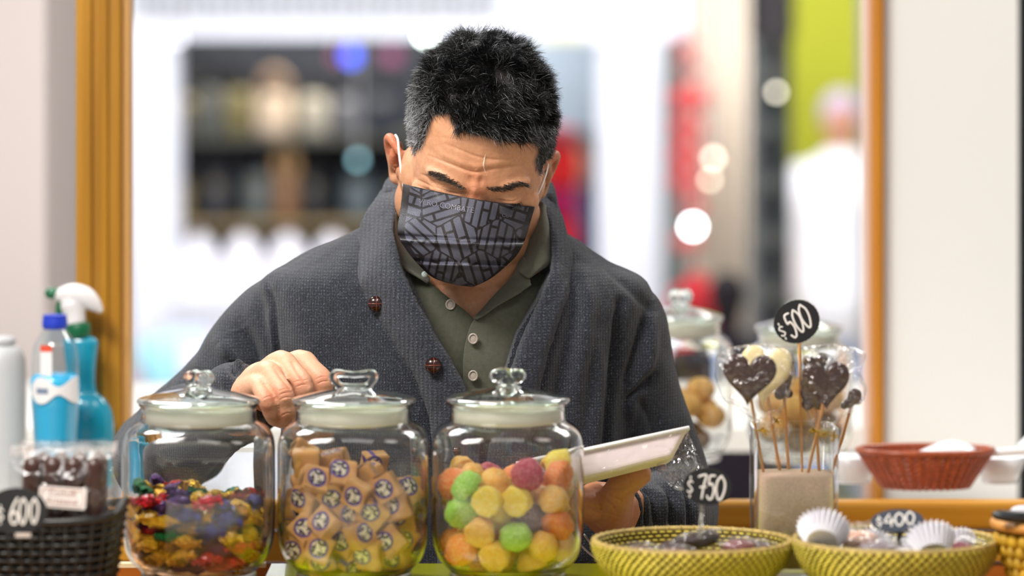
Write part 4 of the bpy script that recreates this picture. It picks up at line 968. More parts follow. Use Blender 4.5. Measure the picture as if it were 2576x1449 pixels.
# ---- glass
def glass_mat(name, tint=(1, 1, 1, 1), rough=0.0, ior=1.47):
    t = NT(name); t.set(Base_Color=tint, Roughness=rough, IOR=ior, Transmission_Weight=1.0); MATS[name] = t.m; return t.m
m_glass = glass_mat('jar_glass', (.985, 1, .992, 1)); m_green = glass_mat('knob_glass', (.95, .99, .975, 1)); m_lid = film_mat('lid_glass', .26, .04, 5, (.86, .93, .90, 1))
m_seal = M('milky_seal', '#fbf5e2', .4)
def make_jar(name, px, d, w_body, knob, label, rz=0, z0=ZT, parent=None, group=None, scale=1.0, ytop=None):
    base = W(px, 1440, d); R_ = w_body/2*d/FP; j = empty(name, (base.x, base.y, z0), rz, label, 'jar', group)
    k = R_/.0725
    o = [(0.0, .0035), (.040, .003), (.052, 0.0), (.056, .004), (.0555, .010, 2.1), (.0645, .020, 2.5), (.0705, .034, 2.9), (.0725, .052, 3.0), (.0728, .080, 3.1), (.0726, .110, 3.1), (.0724, .127, 3.1), (.0705, .138, 2.8), (.0655, .1465, 2.4), (.0575, .1515, 2.05), (.0555, .1535), (.0550, .1650), (.0575, .1675), (.0575, .1695),
         (.0555, .1700), (.0530, .1690), (.0522, .1640), (.0522, .1520), (.0550, .1490, 2.05), (.0630, .1435, 2.4), (.0673, .136, 2.8), (.0688, .126, 3.1), (.0688, .110, 3.1), (.0690, .080, 3.1), (.0686, .053, 3.0), (.066, .034, 2.9), (.059, .020, 2.4), (.046, .0115), (.022, .0090), (0.0, .0088)]
    pr = [(a[0]*k, a[1]*k, a[2] if len(a) > 2 else 2.0) for a in o]
    # refine profile
    P_, r2 = spline([Vector(p) for p in pr], [0]*len(pr), 3)
    pr = [(max(p.x, .00001), p.y, max(2.0, p.z)) for p in P_]
    MB().lathe(pr, n=96).obj('jar_body', m_glass, j)
    z = .1690*k
    MB().lathe([(.0500*k, .1480*k), (.0515*k, .1485*k), (.0515*k, .1665*k), (.0495*k, .1668*k), (.0490*k, .150*k), (.0500*k, .1480*k)], n=64).obj('lid_seal', m_seal, j)
    lid = [(.00001, z+.0030), (.045*k, z+.0020), (.0520*k, z+.0002), (.0585*k, z+.0008), (.0595*k, z+.0028), (.0580*k, z+.0052), (.050*k, z+.0072), (.036*k, z+.0104), (.022*k, z+.0128), (.0145*k, z+.0142), (.0125*k, z+.0152), (.0100*k, z+.0162), (.00001, z+.0164)]
    P_, r2 = spline([Vector((a, b_, 0)) for a, b_ in lid], [0]*len(lid), 3)
    MB().lathe([(max(p.x, .00001), p.y) for p in P_], n=64).obj('lid', m_lid, j)
    lid_o = [o_ for o_ in j.children if o_.name.split('.')[0] == 'lid'][0]
    kb = MB(); zk = z+.0160
    if knob == 'ball':                          # clover-like knob of small lobes
        kb.tube([(0, 0, zk-.001), (0, 0, zk+.006)], [.0105, .009], 20)
        for a in range(4): kb.ball((math.cos(a*PI/2+.5)*.0080, math.sin(a*PI/2+.5)*.0080, zk+.0082), .0078)
        ko = kb.obj('lid_knob', m_green, lid_o); remesh(ko, .0009, 4)
    elif knob == 'loop':
        pts = [(-.0125, 0, zk+.000), (-.0165, 0, zk+.004), (-.0192, 0, zk+.0085), (-.0170, 0, zk+.0122), (-.008, 0, zk+.0120), (0, 0, zk+.0112), (.008, 0, zk+.0120), (.0170, 0, zk+.0122), (.0192, 0, zk+.0085), (.0165, 0, zk+.004), (.0125, 0, zk+.000), (0, 0, zk-.001)]
        kb.tube(pts, [.0040, .0038, .0042, .0042, .0034, .0032, .0034, .0042, .0042, .0038, .0040, .004], 14, closed=True, sub=4, up=(0, 1, 0)); kb.obj('lid_knob', m_green, lid_o)
    else:
        kb.tube([(0, 0, zk-.001), (0, 0, zk+.002), (0, 0, zk+.005)], [.0105, .0085, .0095], 20)
        kb.tube([(-.0105, 0, zk+.0090), (-.004, 0, zk+.0098), (.004, 0, zk+.0088), (.0105, 0, zk+.0092)], [.0072, .0076, .0070, .0074], 18, sub=4)
        ko = kb.obj('lid_knob', m_green, lid_o); remesh(ko, .0009, 5)
    return j, k
j1, k1_ = make_jar('glass_jar', 500, 3.640, 380, 'ball', 'square-shouldered glass jar half full of twist-wrapped foil candies, leftmost of the three jars', .0)
j2, k2_ = make_jar('glass_jar', 890, 3.640, 381, 'loop', 'square-shouldered glass jar of wrapped caramel squares, middle of the three jars', .0)
j3, k3_ = make_jar('glass_jar', 1277, 3.640, 383, 'bar', 'square-shouldered glass jar of sugared gumdrops, rightmost of the three jars', .0)
# ---- fill a jar: drop balls of radius r, lowest free place first
def fill(j, k, r, n, level, rim=.0672, seed=1, flat=.92, tries=90):
    rg = np.random.RandomState(seed); P_ = []; z0 = j.location.z+.0098*k; Rr = rim*k-r
    for i in range(n):
        best = None
        for t_ in range(tries):
            x, y = rg.uniform(-Rr, Rr, 2)
            if (abs(x)**3+abs(y)**3)**(1/3) > Rr: continue
            if P_:
                A_ = np.array(P_); q = (A_[:, 0]-x)**2+(A_[:, 1]-y)**2; m_ = q < (2*r*.96)**2
                z = max(r*flat, (A_[m_, 2]+np.sqrt((2*r*.96)**2-q[m_])*flat).max() if m_.any() else r*flat)
            else: z = r*flat
            rr = (abs(x)**3+abs(y)**3)**(1/3); z = max(z, r*flat+max(0, rr-(.050*k-r))*.75)
            s_ = z-level(x)+rg.uniform(0, .002)-.06*max(0, -y-.0)
            if z+r > level(x)+.5*r: continue
            if best is None or s_ < best[0]: best = (s_, x, y, z)
        if best is None: break
        P_.append(best[1:])
    return [(Vector((j.location.x+x, j.location.y+y, z0+z)), rg) for x, y, z in P_]
# foil candies
def foil(name, c):
    t = NT(name); t.set(Base_Color=L(c), Metallic=.9, Roughness=.16, Coat_Weight=.5); t.bump(t.noise(330, 3, .6), .005, 1.0); MATS[name] = t.m; return t.m
def candy_proto(m, first):
    root = empty('wrapped_candy', (0, 0, 0)); b_ = MB()
    b_.tube([(-.0072, 0, 0), (-.003, 0, 0), (.003, 0, 0), (.0072, 0, 0)], [.0052, .0080, .0080, .0052], 10, sub=2, flat=.8)
    me_ = b_.mesh('c'); 
    for v in me_.vertices: v.co += Vector((noise.noise(v.co*300), noise.noise(v.co*300+Vector((5, 5, 5))), noise.noise(v.co*300+Vector((9, 1, 5)))))*.0022
    link('candy_body', me_, m, root, False)
    for s in (-1, 1):
        t_ = MB(); R1 = []; R2 = []
        for k in range(13):
            a = 2*PI*k/12; R1.append(Vector((s*.0085, .0022*math.cos(a), .0022*math.sin(a)))); q = .0050+.0010*math.cos(a*5+1)
            R2.append(Vector((s*(.0140+.0010*math.sin(a*3)), q*1.1*math.cos(a), q*.75*math.sin(a))))
        t_.grid([R1, [a.lerp(b__, .55)+Vector((0, 0, .0006)) for a, b__ in zip(R1, R2)], R2]); t_.obj('twist_end', m, root, False)
    return root
FOIL = [('gold', '#e2b02a', 78), ('red', '#b5121f', 34), ('dark blue', '#1d2a78', 22), ('green', '#0f6a35', 14), ('purple', '#56306f', 20)]
pos = fill(j1, k1_, .0083, 235, lambda x: .078+.008*max(0, -x/.05)-.004*math.exp(-((x-.02)/.02)**2), rim=.0662, seed=12, tries=140)
cols = []
for n_, c_, w_ in FOIL: cols += [n_]*(w_*2)
rg = random.Random(4); rg.shuffle(cols)
prot = {}
for i, (p, _) in enumerate(pos):
    n_ = cols[i % len(cols)]
    if n_ not in prot: o = prot[n_] = candy_proto(foil(n_.replace(' ', '_')+'_foil', dict((a, b__) for a, b__, _ in FOIL)[n_]), True)
    else: o = copy_tree(prot[n_])
    tag(o, n_+' foil candy with twisted ends heaped in the leftmost jar', 'candy', n_+' foil candies in the left jar')
    q_ = (p.x-j1.location.x); yaw = rg.uniform(0, 6.28)
    o.location = p; o.rotation_euler = (rg.uniform(-.9, .9), rg.uniform(-.6, .6), yaw)
    qy = p.y-j1.location.y
    if math.hypot(q_, qy) > .042: o.rotation_euler = (rg.uniform(-.9, .9), rg.uniform(-.3, .3), (0 if abs(qy) > abs(q_) else PI/2)+rg.uniform(-.25, .25))
# caramels in printed wax wrappers
def wrap_mat(name, off=0):
    t = NT(name); tc = t.n('ShaderNodeTexCoord'); sp = t.n('ShaderNodeSeparateXYZ'); t.l(tc.outputs['Object'], sp.inputs[0])
    x, y = t.math('ADD', sp.outputs[0], off), t.math('ADD', sp.outputs[1], -off*.7); r = t.math('SQRT', t.math('ADD', t.math('MULTIPLY', x, x), t.math('MULTIPLY', y, y)))
    ring = t.math('LESS_THAN', t.math('ABSOLUTE', t.math('SUBTRACT', r, .0082)), .0011)
    disc = t.math('LESS_THAN', r, .0071)
    bl = t.math('GREATER_THAN', t.noise(190, 1, .4), .52); bl2 = t.math('GREATER_THAN', t.noise(260, 1, .4, sc=(1, 1.3, .4)), .56)
    base = t.ramp(t.noise(60, 3), [(.3, L('#b97f42')), (.7, L('#d9a768'))])
    inn = t.mix(bl, L('#e8dcc8'), L('#3a2450')); inn = t.mix(bl2, inn, L('#1e1626'))
    c_ = t.mix(disc, base, inn); c_ = t.mix(ring, c_, L('#4d2f86')); t.l(c_, t.b.inputs['Base Color'])
    t.set(Roughness=.32, Coat_Weight=.35, Coat_Roughness=.15); t.bump(t.noise(140, 3), .0012, .7); MATS[name] = t.m; return t.m
m_wrap = wrap_mat('printed_wax_wrapper'); m_wrapb = wrap_mat('printed_wax_wrapper_b', .0045); m_wrap2 = M('plain_wax_wrapper', '#cc9858', .32, var=.2, vs=60, bump=.001, bs=140, Coat_Weight=.35)
def caramel_proto(m_wrap):
    root = empty('wrapped_caramel', (0, 0, 0)); bm = bmesh.new(); bmesh.ops.create_cube(bm, size=1)
    for v in bm.verts: v.co = Vector((v.co.x*.0245, v.co.y*.0245, v.co.z*.0160))
    bmesh.ops.bevel(bm, geom=list(bm.edges), offset=.0012, segments=2, affect='EDGES')
    bmesh.ops.subdivide_edges(bm, edges=list(bm.edges), cuts=1)
    for v in bm.verts: v.co += Vector((noise.noise(v.co*150), noise.noise(v.co*150+Vector((7, 5, 5))), noise.noise(v.co*150+Vector((9, 1, 5)))))*.0008
    me_ = bpy.data.meshes.new('caramel'); bm.to_mesh(me_); bm.free(); link('wrapper', me_, m_wrap, root, True); sharp(me_, 28)
    for s in (-1, 1):
        f_ = MB(); f_.grid([[Vector((s*.0123, -.0085, -.0050)), Vector((s*.0126, 0, -.0056)), Vector((s*.0123, .0085, -.0050))], [Vector((s*.0139, -.0060, .001)), Vector((s*.0144, 0, .0018)), Vector((s*.0139, .0060, .001))], [Vector((s*.0136, -.0028, .0052)), Vector((s*.0142, 0, .0060)), Vector((s*.0136, .0028, .0052))]])
        fo = f_.obj('folded_flap', m_wrap2, root, True)
    return root
pos = fill(j2, k2_, .0128, 84, lambda x: .108+.012*max(-1, -x/.04)-.006*(x > .02), rim=.0660, seed=11, flat=.88)
cp = None; rg = random.Random(8)
for i, (p, _) in enumerate(pos):
    break
cps = {}
for i, (p, _) in enumerate(pos):
    v_ = (0, 1, 0, 2, 1)[i % 5]
    if v_ not in cps: o = cps[v_] = caramel_proto((m_wrap, m_wrapb, m_wrap2)[v_])
    else: o = copy_tree(cps[v_])
    lab_, grp_ = (('tan wax-wrapped caramel square with centred purple round print in the middle jar', 'caramels with centred print'), ('tan wax-wrapped caramel square whose purple print runs off its edge in the middle jar', 'caramels with off-centre print'), ('plain tan wax-wrapped caramel square without print in the middle jar', 'plain caramels'))[v_]
    tag(o, lab_, 'caramel', grp_)
    o.location = p
    if p.y < j2.location.y-.02 or rg.random() < .4: o.rotation_euler = (PI/2+rg.uniform(-.55, .55), rg.uniform(-1.2, 1.2), rg.uniform(-.5, .5))
    else: o.rotation_euler = (rg.uniform(-.6, .6), rg.uniform(-.6, .6), rg.uniform(0, 6))
# gumdrops
def gum(name, c, s):
    t = NT(name); n_ = t.noise(420, 4, .7); t.l(t.mix(t.ramp(n_, [(.42, (0, 0, 0)), (.66, (.6, .6, .6))]), L(c), L(s)), t.b.inputs['Base Color'])
    t.set(Roughness=.5, Subsurface_Weight=.55, Subsurface_Radius=(.01, .008, .006), Subsurface_Scale=.6, Specular_IOR_Level=.4); t.bump(n_, .0012, .8); MATS[name] = t.m; return t.m
def gum_proto(m, kind):
    b_ = MB()
    if kind: pr = [(.00001, -.0085), (.0105, -.0085), (.0126, -.0070), (.0124, -.0030), (.0112, .0030), (.0088, .0075), (.0050, .0103), (.00001, .0112)]
    else: pr = [(.00001, -.0080), (.0098, -.0082), (.0130, -.0060), (.0138, -.0010), (.0122, .0050), (.0075, .0084), (.00001, .0092)]
    P_, r2 = spline([Vector((a, b__, 0)) for a, b__ in pr], [0]*len(pr), 3)
    b_.lathe([(max(p.x, .00001), p.y) for p in P_], n=28); me_ = b_.mesh('gumdrop')
    for v in me_.vertices: v.co += v.co.normalized()*noise.noise(v.co*170+Vector((kind*9, 3, 1)))*.0016
    return link('gumdrop', me_, m, None)
GUM = [('amber yellow', '#f5b548', '#ffe6ac', 26), ('lemon yellow', '#f8d236', '#fff2b8', 12), ('orange', '#f08236', '#ffd0a0', 13), ('pale peach', '#f3c89a', '#fff0dc', 10), ('green', '#93c832', '#e0f4b0', 9), ('raspberry', '#b03048', '#e8a0a8', 4), ('dark purple', '#5c3858', '#b8a0b8', 4)]
cols = []
for q in GUM: cols += [q[0]]*q[3]
rg = random.Random(21); rg.shuffle(cols)
pos = fill(j3, k3_, .0142, 62, lambda x: .110-.008*math.exp(-((x-.005)/.016)**2), rim=.0682, seed=5)
prot = {}
for i, (p, _) in enumerate(pos):
    n_ = cols[i % len(cols)]; q = [g_ for g_ in GUM if g_[0] == n_][0]
    if n_ not in prot: o = prot[n_] = gum_proto(gum(n_.replace(' ', '_')+'_jelly', q[1], q[2]), len(prot) % 2)
    else: o = prot[n_].copy(); COL.objects.link(o)
    tag(o, n_+' sugared gumdrop in the rightmost jar', 'gumdrop', n_+' gumdrops in the right jar')
    o.location = p; o.rotation_euler = (rg.uniform(-1.5, 1.5), rg.uniform(-1.5, 1.5), rg.uniform(0, 6)); o.scale = (1.12,)*3
# ================================================================ BACK COUNTER GOODS
def sized(o): return o
# rear jars of biscuits
rgb_ = random.Random(31)
def rear_jar(px, d, w_, sy, label, knob, seed, what):
    j, k = make_jar('rear_glass_jar', px, d, w_, knob, label, 0, ZB+.0005); j.scale = (1, 1, sy)
    pos = []
    R_ = .0672*k; rad = .0195
    j2_ = type('J', (), {})(); j2_.location = j.location
    ps = fill(j2_, k, rad, 14, lambda x: .088, rim=.066, seed=seed, tries=60)
    return j, [p for p, _ in ps], k
def biscuit(p, rad, m, lab, grp):
    b_ = MB(); b_.ball((0, 0, 0), (rad, rad*.95, rad*.82), None, 20, 12); me_ = b_.mesh('biscuit')
    for v in me_.vertices: v.co *= 1+.10*noise.noise(v.co*60+Vector((p.x*99, 2, 5)))
    o = link('round_biscuit', me_, m, None); o.location = p; return tag(o, lab, 'biscuit', grp)
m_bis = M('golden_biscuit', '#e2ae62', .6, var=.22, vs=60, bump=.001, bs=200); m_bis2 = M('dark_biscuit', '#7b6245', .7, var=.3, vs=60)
for (px, w_, sy, lab, kn, seed, gl, where) in ((1712, 262, 1.16, 'tall rear glass jar of golden biscuits, half hidden by the man\'s arm', 'ball', 2, 'left', 'left rear jar'), (2010, 268, 1.05, 'wide rear glass jar of golden biscuits behind the lollipops', 'bar', 9, 'right', 'right rear jar')):
    j, ps, k = rear_jar(px, 4.62, w_, sy, lab, kn, seed, '')
    for i, p in enumerate(ps):
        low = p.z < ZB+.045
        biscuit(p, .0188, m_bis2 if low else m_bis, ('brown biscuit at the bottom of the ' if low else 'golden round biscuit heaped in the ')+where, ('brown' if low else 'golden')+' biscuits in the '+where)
# bottles
m_pet = film_mat('clear_plastic', .05, .06, 6, (.93, .97, .98, 1)); m_liq = M('blue_liquid', '#38bdec', .12, spec=.8, Subsurface_Weight=.3, Subsurface_Radius=(.02, .03, .05)); m_liq2 = M('deep_blue_liquid', '#1a96e2', .1, spec=.8)
def lathe_px(name, prof, px, d, mat, parent, n=40, close=True, flat=1.0):     # profile rows (half width px, y px)
    s = d/FP; z0 = parent.location.z; pr = [(max(.00001, r*s), 1.56-(y-100)*s-z0, 2.0) for r, y in prof]
    P_, _ = spline([Vector(p) for p in pr], [0]*len(pr), 4); b_ = MB(); b_.lathe([(max(.00001, p.x), p.y) for p in P_], n=n)
    o = b_.obj(name, mat, parent); o.location = ((px-1288)*s-parent.location.x, 0, 0); o.scale = (1, flat, 1); return o
bt = root('plastic_bottle', 139, 1230, 4.37, 'clear plastic bottle of blue liquid with blue cap and white ribbon label', 'bottle', z=ZB)
lathe_px('bottle_body', [(1, 1236), (50, 1236), (57, 1225), (58, 1180), (54, 1120), (58, 1040), (61, 1010), (60, 960), (59, 905), (52, 865), (34, 838), (25, 826), (24, 812), (24, 806)], 139, 4.37, m_pet, bt)
lathe_px('liquid', [(1, 1233), (48, 1233), (55, 1222), (56, 1180), (52, 1120), (56, 1040), (58, 1005), (58, 945), (1, 944)], 139, 4.37, m_liq, bt)
lathe_px('cap', [(1, 826), (30, 826), (30, 796), (28, 792), (1, 791)], 138, 4.37, M('blue_cap', '#2340c4', .4), bt)
def wraplabel(name, px, d, r_, pts, mat, parent):    # flat print bent round a bottle; pts (px, py)
    s = d/FP; m_ = MB(); n = len(pts); 
    for i in range(n-1):
        (xa, ya0, ya1), (xb, yb0, yb1) = pts[i], pts[i+1]
        def q(x, y): dx = (x-px)/r_; dx = max(-.999, min(.999, dx)); return Vector(((x-1288)*s, d-4-math.sqrt(1-dx*dx)*r_*s, 1.56-(y-100)*s))
        m_.add([q(xa, ya0), q(xb, yb0), q(xb, yb1), q(xa, ya1)], [(0, 1, 2, 3)])
    return under(m_.obj(name, mat, None), parent)
wraplabel('ribbon_label', 139, 4.37, 62.5, [(x, 978-h_, 978+h_) for x, h_ in ((84, 12), (90, 22), (98, 31), (110, 34), (122, 31), (134, 22), (146, 12), (158, 10), (170, 17), (182, 27), (192, 33), (199, 34))], M('white_label', '#eef0f4', .5), bt)
wraplabel('label_print', 139, 4.37, 63.2, [(x, 972, 986) for x in (98, 108, 118, 128)], M('grey_print', '#7c8ea8', .5), bt)
wraplabel('side_label', 139, 4.37, 60.5, [(x, 880, 940) for x in (108, 118, 128, 138)], M('white_label', '#eef0f4', .5), bt); wraplabel('side_label_band', 139, 4.37, 61.5, [(x, 864, 880) for x in (108, 118, 128, 138)], M('red_band', '#e2553c', .5), bt)
sb = root('spray_bottle', 200, 1230, 4.455, 'trigger spray bottle of blue cleaner with green collar and white head', 'bottle', z=ZB)
P_ = [(1, 1225, 0), (76, 1225, 0), (80, 1200, 4), (84, 1100, 8), (80, 1040, 6), (62, 1005, 2), (40, 985, 0), (36, 940, 0), (42, 880, 0), (44, 862, 0), (36, 850, 0), (24, 845, 0), (24, 838, 0)]
lathe_px('bottle_body', [(a, b_) for a, b_, _ in P_], 203, 4.455, M('teal_tinted_plastic', '#1c93b0', .12, spec=.8), sb, flat=.55)
lathe_px('liquid', [(1, 1222), (73, 1222), (77, 1200), (81, 1100), (76, 1045), (60, 1036), (1, 1035)], 203, 4.455, m_liq2, sb, flat=.56)
lathe_px('collar', [(1, 846), (29, 846), (29, 812), (1, 811)], 197, 4.455, M('bottle_green', '#04603a', .4), sb)
def pt(x, y, d=4.455, o=0): return W(x, y, d)+Vector((0, o, 0))
m_ = MB(); m_.tube([pt(190, 812), pt(188, 790), pt(180, 765)], [.0125, .0125, .014], 16); m_.tube([pt(150, 742), pt(180, 740), pt(215, 748), pt(240, 768), pt(250, 778)], [.008, .0125, .0125, .0085, .005], 16, sub=3)
o = m_.obj('spray_head', M('white_spray_plastic', '#e6e2e2', .4), None); remesh(o, .0016, 4); under(o, sb)
m_ = MB(); m_.tube([pt(126, 738), pt(140, 738)], [.0066, .0066], 14); o = m_.obj('nozzle', M('bottle_green', '#04603a', .4), None); under(o, sb)
m_ = MB(); m_.tube([pt(165, 752), pt(152, 770), pt(148, 800)], [.006, .0055, .0035], 12, sub=3); o = m_.obj('trigger', M('bottle_green', '#04603a', .4), None); under(o, sb)
# translucent tub at the very left
tu = root('white_tub', 8, 1230, 4.5, 'white translucent rounded tub cut off by the left edge behind the chocolate packs', 'tub', z=ZB)
lathe_px('tub_body', [(1, 1236), (58, 1236), (62, 1200), (64, 1000), (62, 910), (48, 875), (30, 868), (1, 866)], 2, 4.5, M('milky_plastic', '#dcdee0', .4, Transmission_Weight=.3), tu); lathe_px('tub_lid', [(1, 866), (34, 866), (34, 848), (1, 846)], 2, 4.5, M('milky_plastic', '#dcdee0', .4), tu)
# red-brown basket with white scoops
m_rb = M('red_brown_wicker', '#a8502c', .28, var=.25, vs=120, spec=.6)
rb = root('wicker_basket', 2328, 1233, 4.345, 'red-brown oval wicker basket on the back counter holding white scoops', 'basket', z=ZB+.002)
s = 4.345/FP; nring = 15
zs = lambda f: .0+f*.0400
def rring(f): return (108+60*f)*s, .030+.016*f
m_ = MB()
for i in range(nring):
    f = i/(nring-1); a_, b__ = rring(f)
    m_.tube([(a_*math.cos(t), b__*math.sin(t)+.0006*math.sin(t*40+PI*(i % 2)), zs(f)+.0009*math.sin(t*36+PI*(i % 2))) for t in [2*PI*k/120 for k in range(120)]], .0019, 6, closed=True)
m_.obj('woven_wall', m_rb, rb)['kind'] = 'stuff'
m_ = MB()
for k in range(40):
    t = 2*PI*k/40; m_.tube([((rring(f)[0]+.001)*math.cos(t), (rring(f)[1]+.001)*math.sin(t), zs(f)) for f in (0, .5, 1)], .0021, 6)
m_.obj('stakes', m_rb, rb)['kind'] = 'stuff'
m_ = MB(); a_, b__ = rring(1.02); m_.tube([(a_*math.cos(t), b__*math.sin(t), zs(1.02)) for t in [2*PI*k/60 for k in range(60)]], .0036, 8, closed=True); m_.obj('rim', m_rb, rb)
m_ = MB(); a_, b__ = rring(0); m_.lathe([(.0001, .002), (a_*.98, .002)], n=40); o = m_.obj('base', m_rb, rb); o.scale = (1, b__/a_, 1)
m_sc = M('white_scoop_plastic', '#f4f6fb', .25, spec=.6)
for i, (x0, y0, x1, y1, hx, hy, yo, lab) in enumerate(((2285, 1140, 2450, 1120, 2600, 1132, 0, 'white plastic scoop lying in the red-brown basket, its handle pointing right'), (2560, 1110, 2640, 1130, 2700, 1150, .05, 'white plastic scoop cut off by the right edge behind the basket'))):
    d_ = 4.345+yo; r = root('scoop', x0, y0, d_, lab, 'scoop', z=W(0, y0, d_).z); m_ = MB(); rows = []
    for j in range(12):
        f = j/11; cx = x0+(x1-x0)*f; w2 = (.10+.9*math.sin(min(1, f*1.25)*PI/2))*.026; h2 = 44*math.sin(min(1, f*1.3)*PI/2)*(1-.35*max(0, f-.7)/.3)
        rows.append([W(cx, y0+12-h2*max(0, math.cos(a))*1.0, d_)+Vector((0, math.sin(a)*w2, 0)) for a in [-PI/2+PI*k/16 for k in range(17)]])
    m_.grid(rows); o = m_.obj('bowl', m_sc, None); under(o, r); solidify(o, .002)
    m_ = MB(); m_.tube([W(x1-6, y1+24, d_), W((x1+hx)/2, (y1+22+hy)/2, d_), W(hx, hy, d_)], [.0046, .0048, .0052], 12, sub=3); under(m_.obj('handle', m_sc, None), r)
# stacked white dishes either side of the basket
for px, lab in ((2145, 'white round dish standing left of the red-brown basket'), (2515, 'white round dish standing right of the red-brown basket')):
    r = root('white_dish', px, 1236, 4.40, lab, 'dish', z=ZB); MB().lathe([(.0001, .0), (.020, .0), (.024, .012), (.032, .030), (.030, .030), (.021, .010), (.0001, .006)], n=32).obj('bowl', m_sc, r); MB().lathe([(.018, -.0), (.021, .0), (.021, .002), (.018, .002)], n=24).obj('foot', m_sc, r)
# ================================================================ FRONT COUNTER, RIGHT SIDE
# ---- coiled straw baskets
m_straw = M('straw_coil', '#8f7c22', .7, var=.22, vs=90); m_st = M('straw', '#cdbb48', .6, var=.2, vs=70); m_straw2 = M('straw_rim', '#b89f5c', .6, var=.25, vs=120)
def straw_basket(px, py, d, hw, H_, label, tilt=0, m1=m_straw, m2=m_straw2, name='straw_basket', rmin=.66, st=70):
    s = d/FP; R_ = hw*s; r = empty(name, ((px-1288)*s, d-4, ZT), 0, label, 'basket'); n = 13
    r.rotation_euler = (tilt, 0, 0)
    prof = [(R_*(rmin+(1-rmin)*math.sin(min(1, i/(n-1)*1.0)*PI/2)**.9), .002+H_*i/(n-1)) for i in range(n)]
    dzz = H_/(n-1); m_ = MB()
    m_.lathe([(.0001, .0015)]+[(a-.0012, z) for a, z in prof]+[(a-.0030, z) for a, z in prof[::-1]]+[(.0001, .0035)], n=96); m_.obj('inner_shell', M('straw_core', '#54430f', .85), r)
    m_ = MB()
    for a, z in prof: m_.tube([(a*math.cos(t), a*math.sin(t), z+.0003*noise.noise(Vector((t*3, z*200, 1)))) for t in [2*PI*k/110 for k in range(110)]], dzz*.36, 6, closed=True)
    m_.obj('straw_coils', m1, r)['kind'] = 'stuff'
    m_ = MB()
    for i in range(n-1):
        a, z = prof[i]; a2, z2 = prof[i+1]
        for k in range(st):
            t = 2*PI*(k+.5*(i % 2))/st+.012*noise.noise(Vector((k*1.7, i*2.3, 0))); t2 = t+.026; w_ = 2*PI*a/st*.30
            for sg_ in (1, -1):
                o1, o2 = sg_*dzz*.45, sg_*dzz*.45
                P0 = Vector(((a+o1)*math.cos(t), (a+o1)*math.sin(t), z-dzz*.10)); P1 = Vector(((a2+o2)*math.cos(t2), (a2+o2)*math.sin(t2), z2+dzz*.10)); tg = Vector((-math.sin(t), math.cos(t), 0))*w_; ou = Vector((math.cos(t), math.sin(t), 0))*.0010*sg_
                Pm = (P0+P1)/2+ou*1.3
                m_.add([P0-tg*.8, P0+tg*.8, Pm-tg+ou, Pm+tg+ou, P1-tg*.8, P1+tg*.8], [(0, 1, 3, 2), (2, 3, 5, 4)])
    m_.obj('straw_stitches', m_st, r, False)['kind'] = 'stuff'
    a, z = prof[-1]; m_ = MB(); m_.tube([(a*math.cos(t), a*math.sin(t), z+.001) for t in [2*PI*k/96 for k in range(96)]], dzz*.62, 8, closed=True)
    for k in range(46):
        t = 2*PI*k/46; c_ = Vector((a*math.cos(t), a*math.sin(t), z+.001)); tg = Vector((-math.sin(t), math.cos(t), 0)); ra = Vector((math.cos(t), math.sin(t), 0))
        m_.tube([c_+(ra*math.cos(u)+Vector((0, 0, 1))*math.sin(u))*dzz*.66+tg*.0018*(u/PI-.5) for u in [PI*2*q/10 for q in range(10)]], .0007, 5, closed=True)
    m_.obj('rim', m2, r); return r
ZT = ZC+.002
rim1 = 1.56-(1368-100)*3.56/FP-ZT; rim2 = 1.56-(1366-100)*3.54/FP-ZT
bk1 = straw_basket(1741, 1368, 3.560, 246, rim1, 'yellow-green straw basket carrying the price disc reading 750')
bk2 = straw_basket(2252, 1368, 3.540, 252, rim2, 'yellow-green straw basket heaped with white paper cups under the 400 price disc')
# ---- price discs with hand-lettered digits
DIG = {'0': [[(.5, 1), (.2, .8), (.1, .4), (.3, .03), (.55, .05), (.8, .4), (.8, .75), (.5, 1)]], '5': [[(.85, 1), (.35, .97), (.28, .62), (.6, .66), (.8, .4), (.65, .08), (.35, .0), (.12, .14)]],
       '7': [[(.1, .93), (.3, .98), (.8, 1), (.62, .6), (.45, .0)], [(.28, .48), (.80, .50)]], '6': [[(.75, 1), (.4, .7), (.15, .3), (.3, .03), (.65, .05), (.75, .32), (.5, .48), (.2, .34)]],
       '4': [[(.55, 1), (.1, .36), (.9, .40)], [(.68, .72), (.66, .0)]], '$': [[(.8, .78), (.5, .86), (.2, .68), (.5, .5), (.8, .3), (.5, .13), (.15, .22)], [(.5, 1.12), (.5, 1.02)], [(.5, -.04), (.5, -.16)]]}
m_blk = M('chalkboard_black', '#15161a', .7); m_slate = M('chalkboard_slate', '#3a4150', .7); m_chk = M('chalk_white', '#efe9e4', .7)
